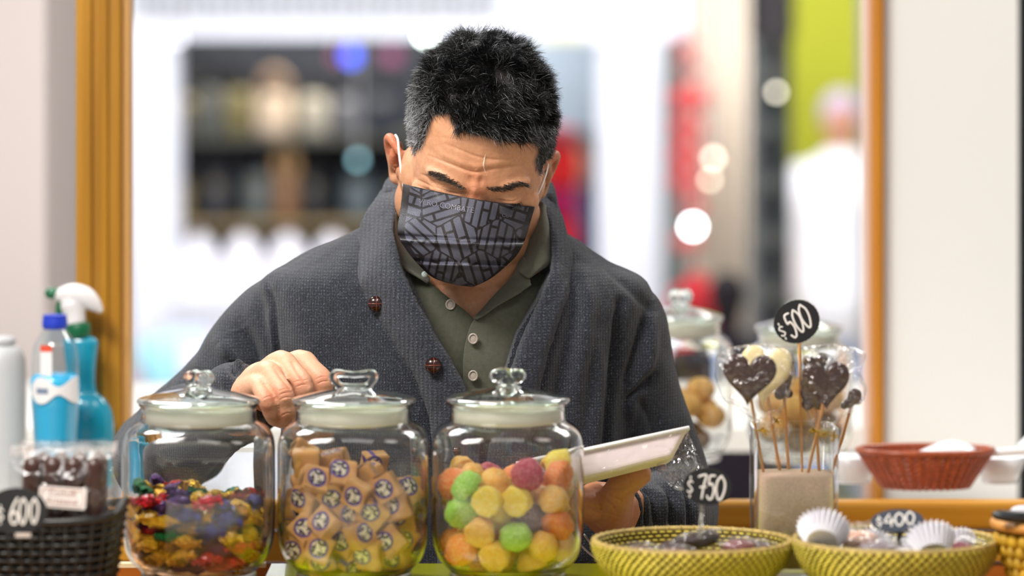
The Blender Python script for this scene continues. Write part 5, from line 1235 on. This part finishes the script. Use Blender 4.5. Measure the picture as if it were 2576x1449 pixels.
def disc(name, px, py, d, hw, hh, rot, glyphs, label, board=None, rx=0, stick=None, th=.0016, sm=None):
    s = d/FP; r = empty(name, tuple(W(px, py, d)), 0, label, 'price sign'); r.rotation_euler = (rx, -rot, 0) if True else None
    m_ = MB(); n = 128; rim = []
    for k in range(n):
        t = 2*PI*k/n; q = 1+.022*abs(math.sin(t*17)); rim.append((hw*s*q*math.cos(t), hh*s*q*math.sin(t)))
    m_.add([(x, -th/2, z) for x, z in rim]+[(x, th/2, z) for x, z in rim], [tuple(range(n)), tuple(range(2*n-1, n-1, -1))]+[(k, n+k, n+(k+1) % n, (k+1) % n) for k in range(n)])
    m_.obj('board', board or m_blk, r, False)
    for ch, gx, gy, gw, gh, lw in glyphs:       # in px relative to the centre, y up
        m_ = MB()
        for st_ in DIG[ch]:
            P_ = [Vector(((gx+a*gw)*s, -th/2-.0003, (gy+b_*gh)*s)) for a, b_ in st_]
            if len(P_) > 2: P_, _ = spline(P_, [0]*len(P_), 6)
            m_.tube(P_, lw*s, 6, flat=1)
        o = m_.obj('chalk_digit', m_chk, r)
        for v in o.data.vertices: v.co.y = -th/2-.0003+(v.co.y+th/2+.0003)*.25
    return r
t1 = disc('price_disc', 1779, 1224, 3.545, 61, 46, math.radians(-3), [('$', -51, -22, 17, 40, 2.1), ('7', -24, -30, 26, 58, 2.6), ('5', -2, -32, 24, 60, 2.6), ('0', 20, -32, 30, 60, 2.8)], 'black scalloped price disc reading 750 on a clear stem in the left straw basket')
m_stem = film_mat('clear_stem', .25, .1, 300, (.85, .85, .82, 1))
m_ = MB()
for x, y0, y1, w2 in ((1765, 1268, 1320, 9), (1763, 1316, 1352, 10)):
    a = W(x, y0, 3.55); b_ = W(x-1, y1, 3.55); m_.tube([a, b_], [w2*3.55/FP*.9]*2, 4, up=(1, 1, 0))
o = m_.obj('stem', m_stem, None, False); bpy.context.view_layer.update(); o.parent = t1; o.matrix_parent_inverse = mw(t1).inverted()
t2 = disc('price_disc', 2004, 809, 3.66, 58, 53, math.radians(27), [('$', -52, -22, 17, 34, 1.9), ('5', -30, -34, 24, 62, 2.6), ('0', -8, -30, 25, 60, 2.6), ('0', 12, -28, 28, 62, 2.6)], 'black scalloped price disc reading 500 tilted above the chocolate lollipops')
t3 = disc('price_disc', 2257, 1310, 3.50, 65, 30, math.radians(3), [('$', -54, -13, 18, 24, 2.0), ('4', -34, -15, 28, 32, 2.4), ('0', -8, -15, 30, 34, 2.6), ('0', 20, -13, 28, 34, 2.6)], 'slate-grey oval price disc reading 400 leaning back in the right straw basket', m_slate, rx=-.55)
m_ = MB(); m_.tube([W(2262, 1334, 3.503), W(2264, 1372, 3.51)], .0022, 10); o = m_.obj('stem', m_blk, None); o.parent = t3; o.matrix_parent_inverse = mw(t3).inverted()
t4 = disc('price_disc', 42, 1286, 3.40, 76, 58, 0, [('$', -52, -26, 22, 36, 2.2), ('6', -20, -32, 30, 64, 2.8), ('0', 5, -32, 26, 64, 2.8), ('0', 33, -30, 26, 62, 2.8)], 'black scalloped price disc reading 600 clipped to the black basket at the far left')
m_ = MB(); m_.box(W(58, 1346, 3.395), (.0068, .001, .0018)); o = m_.obj('clip', M('pale_clip', '#c8b8b0', .3), None, False); o.parent = t4; o.matrix_parent_inverse = mw(t4).inverted()
# ---- glass block vase with sand
m_vg = film_mat('vase_glass', .05, .02, 3, (.98, .985, .985, 1)); vs_ = 3.66/FP; vx = W(1997, 0, 3.66).x; hw = 108*vs_; vz1 = 1.56-(1080-100)*3.62/FP
va = empty('glass_vase', (vx, -.34, ZT), 0, 'square glass vase half filled with pinkish sand, holding the lollipop sticks', 'vase')
Hh = vz1-ZT
def sqp(pr): 
    P_ = [(a, z, 7.0) for a, z in pr]; return P_
m_ = MB(); m_.lathe(sqp([(.0001, 0), (hw*.95, 0), (hw, .003), (hw, Hh-.001), (hw-.001, Hh), (hw-.0035, Hh), (hw-.0045, Hh-.001), (hw-.0045, .012), (hw*.8, .0105), (.0001, .010)]), n=120); m_.obj('vase_body', m_vg, va)
sand_z = 1.56-(1200-100)*3.62/FP-ZT
t = NT('sand'); n_ = t.noise(700, 4, .7); c_ = t.mix(t.ramp(t.noise(18, 2, .5), [(.42, (0, 0, 0)), (.62, (1, 1, 1))]), L('#e0c4a2'), L('#f8c8b4')); t.l(t.mix(.38, c_, t.ramp(n_, [(.35, L('#94805e')), (.65, L('#f0dcc4'))])), t.b.inputs['Base Color']); t.set(Roughness=.9); t.bump(n_, .0010)
m_ = MB(); h2 = hw-.0048; m_.lathe([(.0001, .0106, 7), (h2*.98, .0125, 7), (h2, sand_z*.5, 7), (h2, sand_z-.001, 7), (h2*.6, sand_z+.001, 7), (.0001, sand_z, 7)], n=120); so = m_.obj('sand', t.m, va); so['kind'] = 'stuff'
# ---- chocolate lollipops in film
m_choc = M('dark_chocolate', '#331409', .22, bump=.0003, bs=60, spec=.6); m_wch = M('white_chocolate', '#ecd9a4', .3, spec=.5); m_stick = M('bamboo_stick', '#c98f52', .6)
m_film = film_mat('cellophane', .06, .10, 60, bd=.010); m_gold = foil('gold_twist', '#d8b020')
def heart(w_, h_, th):
    rows = []
    for j, (sc_, y) in enumerate(((1.0, 0), (1.0, -.25), (.95, -.55), (.82, -.82), (.6, -.97), (.3, -1.04), (.02, -1.06))):
        r = []
        for k in range(60):
            t = 2*PI*k/60; x = math.sin(t)**3; z = (13*math.cos(t)-5*math.cos(2*t)-2*math.cos(3*t)-math.cos(4*t)+2.5)/14.5
            r.append(Vector((x*w_*sc_, y*th, z*h_*sc_)))
        rows.append(r)
    m_ = MB(); m_.grid(rows, True); n = len(m_.v); m_.add([r+Vector((0, 0, 0)) for r in rows[0]], [tuple(range(60))]); return m_
def blob(parts, s, th):
    m_ = MB()
    for x, z, r in parts: m_.ball((x*s, 0, z*s), (r*s, th, r*s), None, 20, 12)
    return m_
def bag(name, outline, cx, cy, d, th, mat, parent, neck):     # crumpled film bag from its outline
    m_ = MB(); n = 72; P_ = [Vector((x, y, 0)) for x, y in outline]; Q, _ = spline(P_, [0]*len(P_), 72//len(P_)+1, True)
    rows = []
    for sgn, sc_list in ((-1, (1.0, .92, .72, .45, .15)), ):
        for f, sc_ in zip((0, .55, .9, 1.05, 1.1), sc_list): rows.append((sc_, -f))
    rows.append((.004, -1.12))
    rr = [(.004, 1.12), (.15, 1.1), (.45, 1.0), (.72, .9), (.92, .55)]+rows
    G = []
    for sc_, f in rr:
        r = []
        for i, q in enumerate(Q):
            x = cx+(q.x-cx)*sc_; y = cy+(q.y-cy)*sc_; nn = noise.noise(Vector((x*.035, y*.035, f*2+cx)))*.0035+abs(noise.noise(Vector((x*.08, y*.08, f+3))))*.002
            r.append(W(x, y, d)+Vector((nn*.6, f*th+nn*(1 if sc_ < .97 else .3), nn*.5)))
        G.append(r)
    m_.grid(G, True); o = m_.obj(name, mat, None, False); return under(o, parent)
def lolly(px, py, d, kind, w_, h_, tilt, stick_to, label, mat, bagpts=None, film=True, tie=None):
    r = root('chocolate_lollipop', stick_to[0], stick_to[1], stick_to[2], label, 'lollipop'); s = d/FP; c_ = W(px, py, d)
    if kind == 'heart': m_ = heart(w_*s, h_*s, .0055)
    else: m_ = blob(kind, s, .0045)
    Rm = Matrix.Rotation(tilt, 3, 'Y'); m_.v = [tuple(Rm @ Vector(v)+c_) for v in m_.v]
    o = m_.obj('chocolate', mat, None)
    if kind != 'heart': remesh(o, .0012, 3)
    under(o, r)
    m_ = MB(); m_.tube([c_+Vector((0, .002, -h_*s*.2)), W(*stick_to)], .0015, 8); under(m_.obj('stick', m_stick, None), r)
    if bagpts: bag('film_bag', bagpts, px, py, d, .013, m_film, r, None)
    if tie:
        m_ = MB()
        rgx = random.Random(int(px))
        for k in range(7):
            a = rgx.uniform(0, 6.28); c0 = W(tie[0], tie[1], d-.004); e = c0+Vector((math.cos(a)*.006, rgx.uniform(-.004, .001), math.sin(a)*.005)); m_.tube([c0, (c0+e)/2+Vector((0, -.002, .001)), e], [.0011, .0014, .0009], 5, flat=.4)
        m_.tube([W(tie[0], tie[1], d)+Vector((.0035*math.cos(t), .0035*math.sin(t), 0)) for t in [2*PI*k/16 for k in range(16)]], .0011, 6, closed=True)
        under(m_.obj('gold_twist_tie', m_gold, None, False), r)
    return r
lolly(1884, 957, 3.62, 'heart', 68, 66, .06, (1923, 1202, 3.665), 'dark chocolate heart lollipop in clear film, in front of the white one', m_choc,
      [(1795, 930), (1812, 890), (1850, 872), (1900, 866), (1960, 872), (1990, 900), (2000, 940), (1992, 985), (1968, 1030), (1945, 1065), (1928, 1085), (1912, 1080), (1895, 1055), (1850, 1025), (1815, 1000)], tie=(1918, 1082))
lolly(1925, 946, 3.645, 'heart', 66, 76, .10, (1965, 1204, 3.675), 'white chocolate heart lollipop behind the dark heart', m_wch)
lolly(1972, 974, 3.67, [(0, 12, 18), (10, 28, 9), (-10, 0, 14), (14, -14, 12), (-8, -20, 14)], 26, 34, .15, (1985, 1203, 3.68), 'small dark chocolate flower lollipop half hidden right of the hearts', m_choc, tie=(1950, 1060))
lolly(2078, 972, 3.615, 'heart', 60, 62, -.03, (2030, 1204, 3.655), 'large dark chocolate heart lollipop in clear film under the 500 disc', m_choc,
      [(2018, 900), (2022, 872), (2070, 868), (2130, 872), (2178, 890), (2165, 940), (2182, 985), (2160, 1025), (2120, 1050), (2092, 1078), (2062, 1088), (2040, 1070), (2020, 1010), (2012, 950)], tie=(2050, 1084))
lolly(2048, 955, 3.64, [(0, 14, 32), (-14, 46, 16), (20, 50, 17), (-6, -32, 30), (-24, -8, 12), (22, -12, 20), (-16, -62, 16), (14, -64, 14)], 45, 70, .0, (2062, 1204, 3.67), 'dark chocolate animal-shaped lollipop overlapping the large heart', m_choc, tie=(2072, 1090))
lolly(2146, 1003, 3.655, [(0, 10, 18), (12, 2, 12), (-4, -14, 14), (-12, -26, 10)], 26, 34, .5, (2088, 1204, 3.68), 'small dark chocolate flower lollipop at the right of the bunch', m_choc, tie=(2098, 1096))
m_ = MB(); m_.tube([W(2010, 845, 3.662), W(2014, 1000, 3.66), W(2018, 1205, 3.66)], [.0026, .0022, .0018], 10, flat=.6); o = m_.obj('stick', m_stick, None); o.parent = t2; o.matrix_parent_inverse = mw(t2).inverted()
tag(MB().tube([W(2030, 1203, 3.655), W(2052, 1197, 3.65), W(2062, 1200, 3.65)], .0016, 8).obj('wood_chip', m_stick, None), 'little curl of wood lying on the sand in the glass vase', 'wood chip')
# ---- contents of the straw baskets
m_paper = M('white_paper', '#dddbe2', .6)
m_slabc = M('dark_chocolate_rough', '#2c1712', .35, bump=.001, bs=90)
r = root('chocolate_bar', 1735, 1358, 3.56, 'dark chocolate bar in film leaning at the foot of the 750 disc', 'chocolate'); m_ = MB(); m_.tube([W(1672, 1382, 3.545), W(1735, 1366, 3.555), W(1788, 1352, 3.565)], [.0075, .0085, .0085], 12, flat=.9, sub=3); under(m_.obj('bar', m_slabc, None), r)
m_ = MB(); m_.tube([W(1650, 1388, 3.545), W(1735, 1366, 3.552), W(1800, 1352, 3.56)], [.006, .0100, .0105], 10, sub=5)
m_.v = [tuple(Vector(v)+Vector((0, 0, 1))*noise.noise(Vector(v)*180)*.002) for v in m_.v]; under(m_.obj('film', m_film, None, False), r)
for i, (x, y, d_, c) in enumerate(((1860, 1376, 3.55, '#7c4a4c'), (1905, 1382, 3.56, '#4a2c2a'), (1610, 1390, 3.54, '#5a3a30'), (1700, 1396, 3.52, '#6b3f3a'))):
    r = root('wrapped_sweet', x, y, d_, ('plum-brown sweet in shiny film right of the chocolate bar', 'brown sweet in shiny film at the right side of the left straw basket', 'brown wrapped sweet at the left side of the left straw basket', 'reddish wrapped sweet at the front of the left straw basket')[i], 'sweet'); m_ = MB(); m_.ball((0, 0, 0), (.016, .012, .007), None, 20, 10); m_.obj('sweet', M('sweet_'+str(i), c, .4), r)
    m_ = MB(); m_.ball((0, 0, .001), (.021, .015, .0092), None, 24, 12); m_.v = [tuple(Vector(v)*(1+.16*noise.noise(Vector(v)*200))) for v in m_.v]; m_.obj('film', m_film, r, False)
def papercup(px, py, d, R_, tilt, yaw, label):
    r = root('paper_cup', px, py, d, label, 'paper cup'); r.rotation_euler = (tilt, yaw, 0); m_ = MB(); rows = []
    for j in range(6):
        f = j/5; rows.append([Vector(((R_*(.62+.38*f)+(.0024*f+.0006)*math.cos(k*PI))*math.cos(2*PI*k/56), (R_*(.62+.38*f)+(.0024*f+.0006)*math.cos(k*PI))*math.sin(2*PI*k/56), R_*.85*f)) for k in range(56)])
    m_.grid(rows, True); m_.f.append(tuple(range(55, -1, -1))); m_.mi.append(0); o = m_.obj('fluted_cup', m_paper, r, False); solidify(o, .0003)
    MB().ball((0, 0, R_*.35), (R_*.55, R_*.55, R_*.35)).obj('sweet', m_choc, r); return r
papercup(2068, 1362, 3.50, .0225, -.95, .25, 'white fluted paper cup at the left end of the right straw basket'); papercup(2345, 1396, 3.49, .0235, -.9, -.2, 'white fluted paper cup near the right end of the right straw basket')
papercup(2195, 1392, 3.53, .018, -1.1, .3, 'white fluted paper cup in the middle of the right straw basket'); papercup(2408, 1392, 3.545, .018, -.8, -.2, 'white fluted paper cup at the far right of the right straw basket')
for i, (x, y, d_, a, b_, c_) in enumerate(((2160, 1352, 3.53, .032, .022, .014), (2215, 1374, 3.505, .036, .02, .010), (2400, 1372, 3.54, .030, .02, .010), (2280, 1384, 3.50, .030, .016, .009))):
    r = root('film_wrapped_sweet', x, y, d_, ('peach sweet in a tall crumpled clear bag beside the left paper cup', 'grey sweet in flat clear film in front of the 400 disc', 'dark red sweet in clear film right of the ribbed cup', 'pale sweet in clear film at the front of the right straw basket')[i], 'sweet')
    m_ = MB(); m_.ball((0, 0, -.002), (a*.6, b_*.6, c_*.6), None, 20, 10); m_.obj('sweet', M('fs_'+str(i), ('#d8a890', '#8a7c80', '#7c1f34', '#c8c0bc')[i], .4), r)
    m_ = MB(); m_.ball((0, 0, 0), (a, b_, c_), None, 40, 20); m_.v = [tuple(Vector(v)*(1+.30*noise.noise(Vector(v)*110+Vector((i, 0, 0))))) for v in m_.v]; m_.obj('film', m_film, r, False)
# ---- third basket at the right edge
m_gs = M('golden_straw', '#c59a20', .6, var=.3, vs=60); m_or = M('orange_cane', '#c98a3c', .5, var=.15, vs=60)
g3 = empty('scalloped_basket', (W(2656, 0, 3.52).x, -.48, ZT), 0, 'golden scalloped basket with orange cane rim cut off by the right edge', 'basket'); R3 = 150*3.52/FP; zr = 1.56-(1324-100)*3.5/FP-ZT
m_ = MB(); m_.lathe([(.0001, .001), (R3*.62, .001), (R3*.95, zr), (R3*.90, zr), (R3*.58, .004), (.0001, .004)], n=48); m_.obj('inner_wall', M('golden_core', '#7c5c14', .7), g3)
m_ = MB()
for i in range(6):
    f = i/5.5; z = .004+f*(zr-.012); a = R3*(.64+.33*f)
    for k in range(26):
        t = 2*PI*(k+.5*(i % 2))/26; m_.ball((a*math.cos(t), a*math.sin(t), z), (.0058, .0058, .0066), Matrix.Rotation(t, 3, 'Z') @ Matrix.Rotation(.35, 3, 'X'), 10, 6)
m_.obj('scallops', m_gs, g3)['kind'] = 'stuff'
MB().tube([(R3*1.02*math.cos(t), R3*1.02*math.sin(t), zr) for t in [2*PI*k/64 for k in range(64)]], .0048, 10, closed=True).obj('rim', m_or, g3)
bs = root('black_case', 2560, 1300, 3.50, 'black rounded case lying on the orange rim at the right edge', 'case'); m_ = MB(); m_.tube([W(2510, 1296, 3.48), W(2560, 1300, 3.48), W(2660, 1306, 3.5)], [.0055, .0072, .0075], 16, sub=3, flat=.8); under(m_.obj('shell', M('black_case_plastic', '#1b1e24', .35, spec=.6), None), bs)
m_ = MB(); m_.ball(W(2575, 1285, 3.50), (.012, .008, .005)); under(m_.obj('white_tag', m_paper, None), bs)
# ---- wrapped tray held in his left hand
m_tray = M('white_foam', '#f0eaea', .55); m_tray2 = M('pinkish_foam', '#f0dfe4', .5, var=.05, vs=30)
tr_ = root('foam_tray', 1600, 1150, 3.76, 'white foam tray wrapped in clear film, held tilted in the man\'s left hand', 'tray'); m_ = MB()
A0, A1, B1, B0 = W(1300, 1168, 3.740), W(1733, 1076, 3.740), W(1690, 1150, 3.738), W(1325, 1242, 3.738)
dp = Vector((0, .060, -.010)); inn_ = Vector((0, -.02, 0))
ax = (A1-A0).normalized()
pts = [A0, A1, B1, B0, A0+dp, A1+dp, B1+dp-Vector((0, .025, 0)), B0+dp-Vector((0, .025, 0))]
m_.add(pts, [(0, 3, 2, 1), (4, 5, 6, 7), (0, 1, 5, 4), (3, 7, 6, 2), (1, 2, 6, 5), (0, 4, 7, 3)]); o = m_.obj('tray_body', m_tray2, None, False); mo = o.modifiers.new('b', 'BEVEL'); mo.width = .005; mo.segments = 4; under(o, tr_)
m_ = MB(); off = Vector((0, -.0015, .0)); m_.tube([A0+off, A1+off, A1+dp, A0+dp], .0022, 8, closed=True, flat=1); under(m_.obj('rim', m_tray, None), tr_)
G = []
for j in range(14):
    f = j/13; row = []
    for k in range(60):
        u = k/59; p = (A0.lerp(A1, u)).lerp(B0.lerp(B1, u), f); nn = noise.noise(Vector((u*9-f*6, f*5+u*3, 3)))*.0016
        row.append(p+Vector((0, -.0040+nn, 0)))
    G.append(row)
m_ = MB(); m_.grid(G); under(m_.obj('front_film', film_mat('stretch_film', .03, .07, 160), None, True), tr_)
tailp = [[(1733, 1084), (1738, 1100), (1744, 1118), (1752, 1140), (1768, 1178)], [(1700, 1130), (1712, 1150), (1724, 1168), (1738, 1190), (1752, 1212)], [(1660, 1158), (1676, 1178), (1694, 1196), (1712, 1214), (1736, 1232)], [(1640, 1160), (1648, 1178), (1664, 1204), (1690, 1226), (1722, 1238)]]
G = patch([[(x, y, 3.765+.02*math.sin(i*2.1+k)) for k, (x, y) in enumerate(r_)] for i, r_ in enumerate(tailp)], 34, 34)
rows = [[W(*q)+Vector((noise.noise(Vector((q[0]*.05, q[1]*.05, 1)))*.004, abs(noise.noise(Vector((q[0]*.07, q[1]*.07, 5))))*.014, noise.noise(Vector((q[0]*.06, q[1]*.06, 9)))*.004)) for q in r_] for r_ in G]
m_ = MB(); m_.grid(rows); o = m_.obj('loose_film', film_mat('loose_cling_film', .08, .08, 25), None, False); under(o, tr_)
# cable
cb = MB().tube([W(1462, 1372, 3.85), W(1490, 1398, 3.84), W(1520, 1412, 3.84), W(1560, 1402, 3.84), W(1500, 1380, 3.9), W(1470, 1345, 3.9)], .0011, 8, sub=6).obj('white_cable', M('white_cord', '#dddddd', .5), None); tag(cb, 'thin white looped cable between the gumdrop jar and the left straw basket', 'cable')
# ---- black basket with packs of chocolate rolls
m_bp = M('black_woven_plastic', '#15110f', .32, spec=.5)
bb = empty('black_basket', (W(100, 0, 3.46).x, -.50, ZT), 0, 'black woven plastic basket at the far left holding packs of chocolate rolls', 'basket')
s = 3.46/FP; Zr = 1.56-(1326-100)*3.42/FP-ZT
def brr(f): return (168+32*f)*s, (.052+.014*f)
m_ = MB()
for i in range(12):
    f = i/11; a_, b__ = brr(f); pts = []
    for k in range(144):
        t = 2*PI*k/144; e = 4.5; q = (abs(math.cos(t))**e+abs(math.sin(t))**e)**(-1/e); ww = .0009*math.sin(k*PI/2*.9+PI*(i % 2)); lift = .010*max(0, math.cos(t))**3*f
        pts.append((a_*q*math.cos(t)+ww, b__*q*math.sin(t)+ww, .002+Zr*f+lift))
    m_.tube(pts, .0021, 6, closed=True)
m_.obj('woven_bands', m_bp, bb)['kind'] = 'stuff'
m_ = MB()
for k in range(44):
    t = 2*PI*(k+.5)/44; e = 4.5; q = (abs(math.cos(t))**e+abs(math.sin(t))**e)**(-1/e)
    m_.tube([((brr(f)[0]-.001)*q*math.cos(t), (brr(f)[1]-.001)*q*math.sin(t), .002+Zr*f+.010*max(0, math.cos(t))**3*f) for f in (0, .5, 1)], .0030, 6, flat=.6)
m_.obj('upright_ribs', m_bp, bb)['kind'] = 'stuff'
m_ = MB(); m_.lathe([(brr(f)[0]-.003, .002+Zr*f*.97, 4.5) for f in (0, .5, 1)], n=96); m_.v = [(x, y*(brr(0)[1]/brr(0)[0]), z) for x, y, z in m_.v]; m_.obj('inner_wall', M('black_plastic', '#0c0a09', .6), bb)
pts = []
for k in range(120):
    t = 2*PI*k/120; e = 4.5; q = (abs(math.cos(t))**e+abs(math.sin(t))**e)**(-1/e); a_, b__ = brr(1.0); pts.append((a_*q*math.cos(t), b__*q*math.sin(t), .002+Zr+.0105*max(0, math.cos(t))**3))
MB().tube(pts, .0042, 8, closed=True).obj('rim', m_bp, bb)
m_ = MB(); a_, b__ = brr(0); m_.box((0, 0, .0015), (a_*.9, b__*.9, .0015)); m_.obj('base', m_bp, bb, False)
m_roll = M('milk_dark_chocolate', '#3c211a', .32, bump=.0005, bs=30)
def pack(x0, x1, y0, y1, d, rolls, label, lab=False):
    r = root('chocolate_roll_pack', (x0+x1)/2, y1, d, label, 'sweets pack', z=W(0, y1, d).z)
    s_ = d/FP; R_ = (x1-x0-60)/rolls/2*s_
    for i in range(rolls):
        x = x0+34+((x1-x0)-60)*(i+.5)/rolls; m_ = MB(); m_.tube([W(x, y1-12, d), W(x, (y0+y1)/2, d), W(x+2, y0+55, d)], [R_*.98]*3, 18, sub=3)
        m_.v = [tuple(Vector(v)*1.0+Vector((noise.noise(Vector(v)*60), noise.noise(Vector(v)*60+Vector((3, 3, 3))), 0))*.0008) for v in m_.v]; under(m_.obj('chocolate_roll', m_roll, None), r)
    for f in (-1, 1):
        G = []
        for j in range(26):
            v = j/25; row = []
            for k in range(40):
                u = k/39; x = x0+(x1-x0)*u; y = y0+(y1-y0)*v; pf = math.sin(min(1, max(0, (v-.12)/.3))*PI/2)*math.sin(PI*min(1, max(0, u)))**.5
                nn = noise.noise(Vector((u*7, v*8, f+x0*.1)))*.0035*(1 if 0 < k < 39 else .3)
                row.append(W(x+4*noise.noise(Vector((v*9, u*3, 4))), y+5*noise.noise(Vector((u*8, 2, x0)))*(1-v), d)+Vector((0, f*(R_*1.25*pf)+nn*1.0, 0)))
            G.append(row)
        m_ = MB(); m_.grid(G); under(m_.obj('film', m_film, None, False), r)
    m_ = MB(); G = [[W(x0+(x1-x0)*k/40, yy_, d-.0005+.0006*(k % 2)) for k in range(41)] for yy_ in (y0+6, y0+34)]; m_.grid(G); under(m_.obj('sealed_edge', film_mat('sealed_film', .30, .18, 400, (.93, .86, .84, 1)), None), r)
    if lab:
        m_ = MB(); ang = math.radians(4.5); cx, cy = 157, 1252; dd_ = d-R_*1.25-.004
        def rp(x, y): return W(cx+x*math.cos(ang)-y*math.sin(ang), cy+x*math.sin(ang)+y*math.cos(ang), dd_)
        def rrect(hw_, hh_, rad, n=6):
            o_ = []
            for qx, qy, a0 in ((1, 1, 0), (-1, 1, 90), (-1, -1, 180), (1, -1, 270)):
                for k in range(n+1): a = math.radians(a0+90*k/n); o_.append((qx*(hw_-rad)+rad*math.cos(a), qy*(hh_-rad)+rad*math.sin(a)))
            return o_
        pp = rrect(60, 27, 8); m_.add([rp(*q) for q in pp], [tuple(range(len(pp)))]); under(m_.obj('paper_label', M('cream_label', '#efe6e2', .5), None, False), r)
        m_ = MB(); m_.tube([rp(*q)+Vector((0, -.0002, 0)) for q in rrect(53, 21, 12)], .00032, 5, closed=True); under(m_.obj('label_border', M('rose_brown_print', '#a9786a', .5), None), r)
        for txt, yy_, sz in (('Cuchufli', -4, 21), ('Artesanal', 15, 21)):
            cu_ = bpy.data.curves.new('t', 'FONT'); cu_.body = txt; cu_.size = 1; cu_.align_x = 'CENTER'; ot = bpy.data.objects.new('t', cu_); COL.objects.link(ot)
            dg = bpy.context.evaluated_depsgraph_get(); mt = bpy.data.meshes.new_from_object(ot.evaluated_get(dg)); bpy.data.objects.remove(ot)
            for v in mt.vertices:
                q = rp(v.co.x*sz, yy_-v.co.y*sz); v.co = q+Vector((0, -.0003, 0))
            under(link('label_lettering', mt, M('rose_brown_print', '#a9786a', .5), None, False), r)
    return r
pack(22, 288, 1118, 1352, 3.46, 4, 'clear pack of four dark chocolate rolls with a white paper label, in the black basket', True)
pack(48, 296, 1104, 1345, 3.505, 4, 'second clear pack of chocolate rolls behind the labelled one', False)
